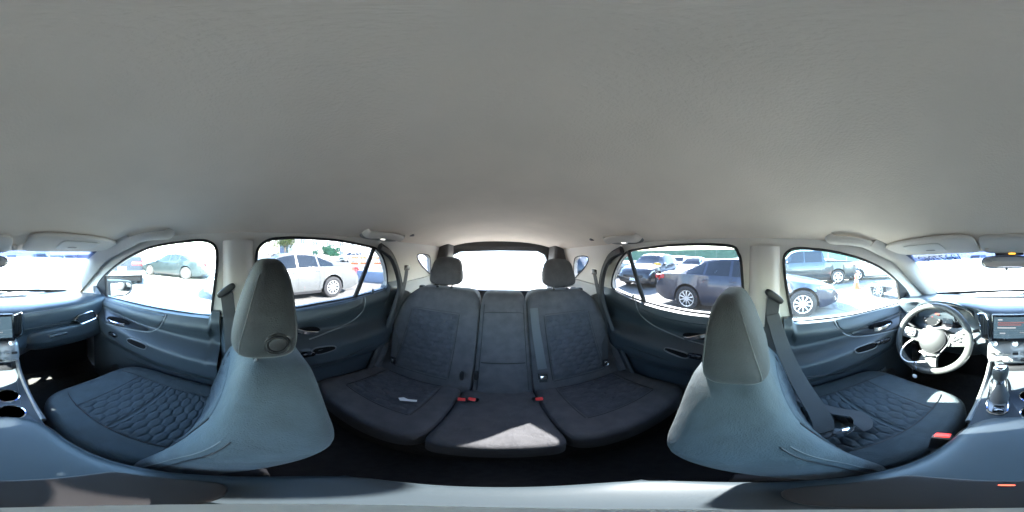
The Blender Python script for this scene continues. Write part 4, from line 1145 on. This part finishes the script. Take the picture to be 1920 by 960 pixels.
# ================================================================= OUTSIDE: vehicles on the lot
M_TYRE = lambda: mat('tyre_rubber', (.018, .018, .019), .85, bump=.3, scale=90)
M_RIM = lambda: mat('alloy_rim', (.62, .63, .64), .28, .85)
M_CGL = lambda: mat('car_window', (.010, .014, .018), .06)
M_HL = lambda: mat('headlamp', (.75, .78, .80), .12, .2, coat=.6)
M_TL = lambda: mat('tail_lamp', (.42, .015, .015), .18, coat=.6)
def paint(name, col, metal=.25, rough=.3): return mat('paint_'+name, col, rough, metal, coat=.7, var=.02)
PROF = {
 # distance from the nose, height of the centre line
 'sedan': dict(L=4.98, W=.915, wb=(.95, 3.78), top=[(0, .50), (.06, .64), (.25, .75), (.8, .87), (1.35, .965), (1.7, 1.12), (2.2, 1.35), (2.6, 1.42), (2.95, 1.41), (3.35, 1.33), (3.9, 1.12), (4.12, 1.05), (4.72, 1.01), (4.88, .95), (4.95, .70), (4.98, .45)],
               belt=[(0, .48), (.25, .70), (.9, .83), (1.4, .91), (2.5, .94), (3.6, .985), (4.2, .985), (4.7, .94), (4.98, .42)], ws=(1.42, 2.16), rw=(3.2, 4.0), win=(1.55, 3.85), split=(2.62, 3.30), wr=.335),
 'suv': dict(L=4.65, W=.92, wb=(.93, 3.64), top=[(0, .55), (.06, .78), (.3, .94), (.9, 1.05), (1.25, 1.10), (1.6, 1.30), (2.0, 1.58), (2.5, 1.67), (3.4, 1.67), (4.1, 1.60), (4.4, 1.30), (4.55, 1.05), (4.62, .75), (4.65, .50)],
             belt=[(0, .50), (.3, .84), (.9, .97), (1.4, 1.02), (3.0, 1.07), (4.1, 1.14), (4.5, 1.0), (4.65, .45)], ws=(1.30, 1.98), rw=(4.12, 4.44), win=(1.45, 4.05), split=(2.5, 3.3), wr=.36),
 'pickup': dict(L=5.75, W=.98, wb=(1.02, 4.55), top=[(0, .60), (.05, .95), (.3, 1.10), (1.2, 1.17), (1.5, 1.22), (1.8, 1.45), (2.15, 1.78), (2.6, 1.88), (3.5, 1.88), (3.75, 1.82), (3.86, 1.30), (3.9, 1.25), (5.6, 1.27), (5.7, 1.25), (5.75, .55)],
                belt=[(0, .55), (.3, 1.0), (1.2, 1.08), (1.6, 1.13), (3.6, 1.18), (3.9, 1.20), (5.6, 1.22), (5.75, .5)], ws=(1.55, 2.12), rw=(3.76, 3.86), win=(1.68, 3.70), split=(2.72,), wr=.40),
 'hatch': dict(L=4.2, W=.88, wb=(.85, 3.45), top=[(0, .50), (.06, .66), (.3, .80), (.9, .93), (1.15, .99), (1.6, 1.28), (2.0, 1.47), (2.5, 1.53), (3.3, 1.50), (3.8, 1.38), (4.05, 1.05), (4.15, .80), (4.2, .48)],
               belt=[(0, .48), (.3, .73), (.9, .87), (1.3, .93), (3.0, 1.0), (3.8, 1.05), (4.1, .9), (4.2, .45)], ws=(1.2, 1.95), rw=(3.78, 4.06), win=(1.35, 3.78), split=(2.35, 3.1), wr=.32),
}
def vehicle(kind, label, cat, loc, heading, pnt, group=None, name=None, detail=2, lamps=True):
    """nose points along local -Y; heading turns it about Z"""
    D = PROF[kind]; L, W, wr = D['L'], D['W'], D['wr']
    top = pchip(*zip(*D['top'])); belt = pchip(*zip(*D['belt']))
    t = thing(name or {'sedan': 'parked_sedan', 'suv': 'parked_suv', 'pickup': 'pickup_truck', 'hatch': 'parked_hatchback'}[kind], label, cat, (loc[0], loc[1], GZ), heading, group)
    ar = wr+.055
    def bot(d):
        b = .20+.10*sstep(.5, 0, d)+.12*sstep(L-.5, L, d)
        if kind == 'pickup': b += .16
        for wd in D['wb']:
            if abs(d-wd) < ar: b = max(b, wr+math.sqrt(ar*ar-(d-wd)**2))
        return b
    def sec(d):
        e = abs(2*d/L-1); wf = 1-.16*e**7-.10*sstep(.985, 1, e)
        b = bot(d); tp = top(d); s = min(belt(d), tp-.004)
        c = min(1, max(0, (tp-s-.03)/.30)); w = W*wf
        wre = w*(.90*(1-c)+.655*c) if kind != 'pickup' or d < 3.88 else w*.97
        re = s+(tp-s)*(.55*(1-c)+.93*c)
        m1 = max(b+.01, .34 if kind != 'pickup' else .5); m2 = max(m1+.01, .62 if kind != 'pickup' else .78); m2 = min(m2, max(s-.02, m1+.005))
        s = max(s, m2+.005); re = max(re, s+.003); tp = max(tp, re+.002)
        return [(w*.93, b), (w*.985, m1), (w, m2), (w*.955, s), (wre, re), (wre*.62, re+(tp-re)*.72), (0, tp)]
    ds = sorted(set([round(L*k/64, 4) for k in range(65)]+[round(wd+ar*math.sin(math.pi*k/16/1), 4) for wd in D['wb'] for k in range(-8, 9)]+[.02, .05, .09, L-.02, L-.05, L-.09]))
    ds = [d for d in ds if 0 <= d <= L]
    loops = []
    for d in ds:
        h = sec(d); y = d-L/2
        loops.append([(x, y, z) for x, z in h]+[(-x, y, z) for x, z in reversed(h[:-1])])
    body = part('body', loft(loops, True, False), pnt, t, world=False, angle=28)
    part('underbody', box((0, 0, .42), (W*1.62, L*.86, .42), .03), M_BLK(), t, world=False)
    def S(d, k, f, off=0, sg=1):         # point on the side between section nodes k and k+1
        h = sec(d); a, b = h[k], h[k+1]
        x = a[0]+(b[0]-a[0])*f; z = a[1]+(b[1]-a[1])*f
        nx, nz = (b[1]-a[1]), -(b[0]-a[0]); q = math.hypot(nx, nz) or 1
        return Vector((sg*(x+off*nx/q), d-L/2, z+off*nz/q))
    # side glass
    w0, w1 = D['win']; cuts = [w0]+list(D['split'])+[w1]
    for sg in (-1, 1):
        for a, b in zip(cuts[:-1], cuts[1:]):
            a2, b2 = a+.035, b-.035
            def wfun(i, j, a2=a2, b2=b2, sg=sg):
                d = a2+(b2-a2)*i; return S(d, 3, .07+.84*j, .006, sg)
            part('side_window', grid(wfun, 14, 3), M_CGL(), t, world=False)
        if detail > 1:
            for d in list(D['split'])[:1]+[w0+.05, min(w1-.55, D['wb'][1]-ar-.06)]:
                part('door_gap', grid(lambda i, j, d=d, sg=sg: S(d+.008*(i-.5), 1 if j < .5 else 2, (j*2) % 1 if j not in (1,) else 1, .003, sg), 1, 6), M_BLK(), body, world=False)
            for d in list(D['split'])[:1]:
                for dd in (-.10, .62):
                    p = S(min(d+dd, w1), 2, .72, .012, sg)
                    part('door_handle', soft(p, (.012, .085, .016), 5, 3), pnt, t, world=False)
            p = S(w0+.16, 3, .02, .09, sg)
            part('door_mirror', soft(p, (.085, .05, .06), 6, 3), pnt, t, world=False)
            part('sill_trim', grid(lambda i, j, sg=sg: S(D['wb'][0]+ar+.02+(D['wb'][1]-D['wb'][0]-2*ar-.04)*i, 0, .05+.6*j, .006, sg), 12, 2), mat('sill_black', (.03, .03, .032), .5), t, world=False)
        # wheel arches' dark liner and wheels
        for wd in D['wb']:
            M = Matrix.Translation((sg*(W-.10), wd-L/2, wr)) @ Matrix.Rotation(R(90)*sg, 4, 'Y')
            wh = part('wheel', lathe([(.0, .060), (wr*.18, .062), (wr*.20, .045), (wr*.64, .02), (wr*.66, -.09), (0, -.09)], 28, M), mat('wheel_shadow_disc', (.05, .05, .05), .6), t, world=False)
            part('tyre', lathe([(wr*.66, .075), (wr*.70, .092), (wr*.9, .10), (wr*.985, .085), (wr, .06), (wr, -.09), (wr*.95, -.11), (wr*.66, -.10)], 32, M), M_TYRE(), wh, world=False)
            part('rim', lathe([(wr*.585, .055), (wr*.61, .085), (wr*.665, .088), (wr*.67, .06)], 32, M), M_RIM(), wh, world=False)
            ns = 5 if kind != 'sedan' else 10
            V = []
            for k in range(ns):
                a = 2*math.pi*k/ns
                wid = .075 if ns == 5 else .036
                V.append(xf(box((wr*.36, 0, .068), (wr*.52, wid*(wr/.335), .022), .006), Matrix.Rotation(a, 4, 'Z')))
            V.append(lathe([(0, .085), (wr*.13, .084), (wr*.17, .066)], 16))
            part('spokes', xf(join(*V), M), M_RIM(), wh, world=False)
    # glass front and rear
    for nm, (a, b) in (('windshield', D['ws']), ('rear_window', D['rw'])):
        def g(i, j, a=a, b=b):
            d = a+(b-a)*j; h = sec(d); f = (2*i-1)*.90
            x = h[4][0]*f
            ax = abs(x); z = np.interp(ax, [h[6][0], h[5][0], h[4][0]], [h[6][1], h[5][1], h[4][1]])
            sl = (sec(d+.02)[6][1]-sec(d-.02)[6][1])/.04; q = math.hypot(1, sl)
            return (x, d-L/2-.008*sl/q, float(z)+.008/q)
        part(nm, grid(g, 10, 10), M_CGL(), t, world=False)
    if lamps:
        for sg in (-1, 1):
            part('headlight', grid(lambda i, j, sg=sg: S(.10+.42*i, 2, .58+.36*j-.10*i*j, .007, sg), 8, 4), M_HL(), t, world=False)
            part('taillight', grid(lambda i, j, sg=sg: S(L-.42+.36*i, 2, .60+.34*j, .007, sg), 8, 4), M_TL(), t, world=False)
        yf = -L/2
        gz = .56 if kind != 'pickup' else .85
        part('grille', box((0, yf+.06, gz), (W*1.15, .12, .17), .03), M_BLK(), t, world=False)
        part('lower_grille', box((0, yf+.07, gz-.25), (W*1.25, .12, .10), .02), M_BLK(), t, world=False)
        part('front_plate', box((0, yf+.0, gz-.13), (.30, .02, .13), .004), mat('plate_white', (.7, .7, .7), .5), t, world=False)
        for sg in (-1, 1): part('taillight', box((sg*W*.62, L/2-.055, .85 if kind != 'pickup' else 1.0), (.42, .10, .13), .03), M_TL(), t, world=False)
        part('rear_plate', box((0, L/2-.005, .80), (.32, .02, .15), .004), mat('plate_white', (.7, .7, .7), .5), t, world=False)
    if kind == 'pickup':
        part('cargo_bed', box((0, 4.75-L/2, 1.268), (W*1.66, 1.55, .02), .005), M_BLK(), t, world=False)
        part('rear_bumper', box((0, L/2+.04, .62), (W*1.8, .16, .18), .03), M_CHR(), t, world=False)
    return t
def ground_at(u, v): return at_z(u, v, GZ)
SILVER = paint('pearl_white', (.095, .10, .10), .15, .35); NAVY = paint('navy', (.013, .019, .036), .3, .3)
TEAL = paint('grey_blue', (.024, .034, .037), .4, .32); STEEL = paint('steel_blue', (.015, .025, .032), .45, .32)
BLACK = paint('black', (.018, .019, .022), .3, .25); WHT = paint('white', (.5, .5, .49), .05, .28); SLV = paint('silver', (.52, .53, .54), .6, .3)

vehicle('sedan', 'pearl white sedan parked close outside the passenger side windows', 'sedan', (-5.22, 1.30), R(2), SILVER)
vehicle('sedan', 'dark navy sedan parked close outside the driver side windows', 'sedan', (4.62, .42), R(-6), NAVY)
# far grey sedan with a crushed tail
g1, g2 = ground_at(288, 512), ground_at(370, 519)
def face_between(f, r): d = f-r; return math.atan2(d.x, -d.y)   # heading that carries -Y onto f - r
cen = (ground_at(288, 515)+ground_at(372, 522))/2
vehicle('sedan', 'grey blue sedan with a smashed tail across the lot', 'sedan', (cen.x-.4, cen.y), R(-14), TEAL, name='damaged_sedan')
q = ground_at(380, 519)
tl = thing('loose_bumper', 'crumpled white bumper hanging off the smashed grey blue sedan', 'bumper', (q.x+.2, q.y+.75, GZ))
cr = softbox(lambda x, y, z: Vector((x*.75*(1+.12*math.sin(9*z)), y*.38+.07*math.sin(7*x+3*z), .50+z*.30+.05*math.sin(11*x+5*y))), 14, 3)
part('bumper_skin', xf(cr, Matrix.Rotation(R(-14), 4, 'Z')), mat('torn_plastic', (.6, .61, .62), .5), tl, world=False)
for k in range(5):
    part('torn_strip', xf(box((-.3+.15*k, .30, .45+.07*(k % 3)), (.10, .22, .03), .01, rot=(R(20*k), R(30-20*k), R(15*k))), Matrix.Rotation(R(-14), 4, 'Z')), M_BLK(), tl, world=False)
# pickup tail at the front of the passenger side
q = at_h(228, 517, 6.6)
vehicle('pickup', 'dark grey pickup seen from behind beyond the passenger mirror', 'pickup', (q.x-.70*2.9, q.y-.71*2.9), R(-44), mat('slate_paint', (.011, .014, .019), .8, 0, spec=.06))
# scattered parts and rubbish on the asphalt near it
for k, (u, v, col, lab) in enumerate(((246, 511, (.5, .06, .06), 'small red crate lying behind the grey pickup'), (236, 513, (.22, .25, .10), 'flattened green bag lying behind the grey pickup'), (205, 519, (.45, .30, .25), 'brown cardboard piece lying near the passenger mirror'))):
    q = ground_at(u, v)
    single('litter_piece', soft((q.x, q.y, GZ+.10), (.32, .22, .11), 6, 3, (0, .1, k)), mat('litter_%d' % k, col, .7), lab, 'litter')
# driver side: pickup, cone, white cars beyond
q = ground_at(1578, 532)
vehicle('pickup', 'steel blue crew cab pickup parked behind the orange cone', 'pickup', (q.x+1.15, q.y+1.75), R(172), STEEL)
q = ground_at(1606, 542)
def cone(q, label, grp):
    t = thing('traffic_cone', label, 'traffic cone', (q.x, q.y, GZ), 0, grp)
    part('base', box((0, 0, .02), (.36, .36, .04), .01), mat('cone_orange', (.60, .07, .012), .55), t, world=False)
    part('cone_body', lathe([(.135, .04), (.085, .34), (.07, .42), (.028, .70), (.022, .71)], 24), mat('cone_orange', (.60, .07, .012), .55), t, world=False)
    part('reflective_band', lathe([(.0905, .335), (.0735, .435)], 24), mat('band_white', (.8, .8, .8), .4), t, world=False)
cone(q, 'orange traffic cone on the lot in front of the blue pickup', None)
q = ground_at(1640, 526)
vehicle('suv', 'white suv parked beyond the orange cone', 'suv', (q.x+.8, q.y-.9), R(150), WHT)
vehicle('sedan', 'silver sedan parked behind the white suv by the cone', 'sedan', (q.x+4.2, q.y+1.6), R(160), SLV)
# driver side rear: cars parked beyond the navy sedan
vehicle('suv', 'black suv parked behind the tail of the navy sedan', 'suv', (7.6, 5.6), R(-78), BLACK)
vehicle('hatch', 'pale blue hatchback parked past the navy sedan roof', 'hatchback', (10.6, 4.4), R(-80), paint('ice_blue', (.45, .55, .60), .3, .3))
vehicle('sedan', 'grey sedan in the row behind the black suv', 'sedan', (6.9, 9.6), R(-84), paint('mid_grey', (.22, .23, .24), .5, .3))
vehicle('suv', 'silver suv at the far end of the driver side row', 'suv', (5.2, 12.6), R(-80), SLV)
vehicle('sedan', 'black sedan squeezed between the black suv and the pale hatchback', 'sedan', (8.9, 2.4), R(-82), BLACK)
vehicle('suv', 'grey suv standing behind the pale blue hatchback', 'suv', (13.8, 7.2), R(-80), paint('mid_grey', (.22, .23, .24), .5, .3))
vehicle('hatch', 'dark blue hatchback beyond the black suv', 'hatchback', (11.8, 9.6), R(-80), NAVY)
vehicle('sedan', 'black sedan nearest the rear corner glass on the driver side', 'sedan', (3.6, 8.6), R(-86), BLACK)
def far_row(pts, h, paints, lab):
    for k, (x, y) in enumerate(pts):
        vehicle(('sedan', 'suv', 'hatch')[k % 3], lab % ORD[k], 'car', (x, y), h+R(random.uniform(-4, 4)), paints[k % len(paints)], 'far row of parked cars', name='distant_car', detail=1)
ORD = ['first', 'second', 'third', 'fourth', 'fifth', 'sixth', 'seventh', 'eighth']
far_row([(21+1.2*k, 15-3.1*k) for k in range(7)], R(-75), [STEEL, SLV, BLACK, NAVY, WHT, TEAL], '%s car from the far end of the distant row beyond the navy sedan')
# yellow post sign behind the navy sedan's tail
q = at_h(1232, 504, 8.2)
t = thing('yellow_sign', 'small yellow round topped sign on a post behind the navy sedan', 'sign', (q.x, q.y, GZ))
part('post', tube([(0, 0, 0), (0, 0, 1.0)], .03, 8), M_SILVER(), t, world=False)
part('sign_board', soft((0, 0, q.z-GZ-.0), (.24, .03, .30), 8, 3, (0, 0, R(-50))), mat('sign_yellow', (.80, .42, .03), .5), t, world=False)
# passenger side rear: building, van, barricades, trees
M_WALL = mat('white_stucco', (.62, .62, .60), .85, bump=.2, scale=20, var=.04, vscale=1)
M_WALL2 = mat('slate_wall', (.14, .17, .25), .8, var=.05, vscale=1)
M_PANE = mat('building_pane', (.04, .06, .08), .1)
def building(label, x0, x1, y0, y1, h, wins, wall, rows):
    t = thing('building', label, 'building', ((x0+x1)/2, (y0+y1)/2, GZ))
    cx_, cy_ = (x1-x0)/2, (y1-y0)/2
    part('wall', box((0, 0, h/2), (x1-x0, y1-y0, h), .02), wall, t, world=False, smooth=False)
    part('parapet', box((0, 0, h+.12), (x1-x0+.3, y1-y0+.3, .24), .02), wall, t, world=False, smooth=False)
    for yy in wins:
        for zz in rows:
            wn = part('window', box((cx_+.02, yy, zz), (.08, 1.15, 1.0), .01), M_PANE, t, world=False, smooth=False)
            part('window_frame', join(*[box((cx_+.06, yy+a, zz+b), (.07, w_, hh), .005) for a, b, w_, hh in ((0, .54, 1.3, .09), (0, -.54, 1.4, .10), (-.62, 0, .09, 1.05), (.62, 0, .09, 1.05), (0, 0, .05, 1.0))]), mat('frame_white', (.6, .6, .6), .5), wn, world=False, smooth=False)
    return t
b0 = building('long white two storey building with small dark windows behind the white sedan', -44, -34, 13.4, 46, 6.4, [-14.3+3.6*k for k in range(9)], M_WALL, (3.7, 1.5))
bs = building('slate blue block beside the long white building', -42, -33.4, 8.9, 13.2, 5.6, [-1.1, 1.1], M_WALL2, (3.9,))
def tree(x, y, h, r, label, seed, col):
    rnd = random.Random(seed)
    t = thing('tree', label, 'tree', (x, y, GZ))
    pts = [(0, 0, 0), (.05, .03, h*.3), (-.05, .08, h*.55), (.02, 0, h*.75)]
    V = [tube(spline(pts, 4), .14, 8, False, [1-.06*k for k in range(13)])]
    for k in range(7):
        a = k*2.4; z0 = h*(.38+.05*k)
        V.append(tube([(0, .04, z0), (r*.45*math.cos(a), r*.45*math.sin(a), z0+h*.14), (r*.75*math.cos(a), r*.75*math.sin(a), z0+h*.22)], .05, 6, False, [1, .7, .3]))
    part('trunk', join(*V), mat('bark', (.10, .075, .055), .9, bump=.6, scale=30), t, world=False)
    VV = []; FF = []
    clumps = [(rnd.gauss(0, r*.42), rnd.gauss(0, r*.42), h*(.66+rnd.gauss(0, .13)), r*rnd.uniform(.22, .42)) for _ in range(26)]
    for cx_, cy_, cz_, cr_ in clumps:
        for k in range(170):
            d = Vector((rnd.gauss(0, 1), rnd.gauss(0, 1), rnd.gauss(0, .8))); d.normalize(); p = Vector((cx_, cy_, cz_))+d*cr_*rnd.uniform(.5, 1.08)
            a = Vector((rnd.gauss(0, 1), rnd.gauss(0, 1), rnd.gauss(0, 1))).normalized(); b = a.orthogonal(); s_ = rnd.uniform(.07, .15)
            n = len(VV); VV += [tuple(p-a*s_), tuple(p+b*s_*.5), tuple(p+a*s_), tuple(p-b*s_*.5)]; FF.append((n, n+1, n+2, n+3))
    part('crown', (VV, FF), mat('leaf_%d' % seed, col, .6), t, world=False, smooth=False)
tree(-31, 7.6, 6.5, 2.4, 'loose leafy tree in front of the slate blue block', 3, (.07, .10, .035))
tree(-29, 4.2, 7.5, 2.2, 'reddish leaved tree left of the slate blue block', 4, (.16, .075, .06))
tree(-27, 15.4, 2.5, 1.9, 'round green bush tree in front of the long white building', 5, (.035, .12, .07))
vehicle('suv', 'white suv parked before the long white building', 'suv', (-22.5, 17.2), R(4), WHT)
vehicle('sedan', 'blue sedan parked far off past the roof of the white sedan', 'sedan', (-17, 3.4), R(5), STEEL)
def barricade(u, v, label):
    q = ground_at(u, v)
    t = thing('barricade', label, 'barricade', (q.x, q.y, GZ), R(35))
    for k, z in enumerate((.45, .75, 1.0)):
        part('rail', box((0, 0, z), (1.1, .05, .18), .01), mat('barrier_orange', (.75, .17, .05), .6) if k % 2 == 0 else mat('barrier_white', (.75, .75, .74), .6), t, world=False, smooth=False)
    for sg in (-1, 1): part('leg', box((sg*.45, 0, .52), (.06, .40, 1.04), .01, rot=(0, 0, 0)), mat('barrier_white', (.75, .75, .74), .6), t, world=False, smooth=False)
barricade(665, 503, 'orange striped barricade behind the white sedan trunk')
barricade(681, 502, 'orange striped barricade between the sedan trunk and the window bar')
barricade(708, 502, 'orange striped barricade seen through the rear corner glass')
q = ground_at(712, 532)
single('concrete_block', box((q.x-.6, q.y+.3, GZ+.28), (2.4, .9, .56), .03, rot=(0, 0, R(25))), mat('blue_tarp', (.20, .25, .33), .7, var=.1), 'low blue grey covered pallet outside the rear corner glass', 'pallet')
# plain white blocks far ahead and behind, added to whiten both end windows
building('low white block added straight ahead to whiten the windshield view', -14, 16, -46, -36, 4.6, [], M_WALL, ())
far_row([(-9+3.3*k, -17.5-.2*k) for k in range(6)], R(178), [WHT, SLV, WHT, SILVER, WHT, SLV], '%s car from the passenger end of the row ahead of the hood')
building('low white block added straight behind to whiten the rear window view', -16, 12, 36, 44, 4.2, [], M_WALL, ())
# green screened fence on the driver side far away
t = thing('boundary_fence', 'long green screened fence beyond the distant row of cars', 'fence', (32, 6, GZ))
for k in range(14):
    y = -30+4.6*k
    part('fence_post', tube([(0, y, 0), (0, y, 3.4)], .05, 6), M_SILVER(), t, world=False)
    part('screen_panel', box((.0, y+2.3, 2.0), (.03, 4.5, 2.6), .005), mat('green_screen', (.10, .19, .13), .8, var=.15, vscale=2), t, world=False, smooth=False)
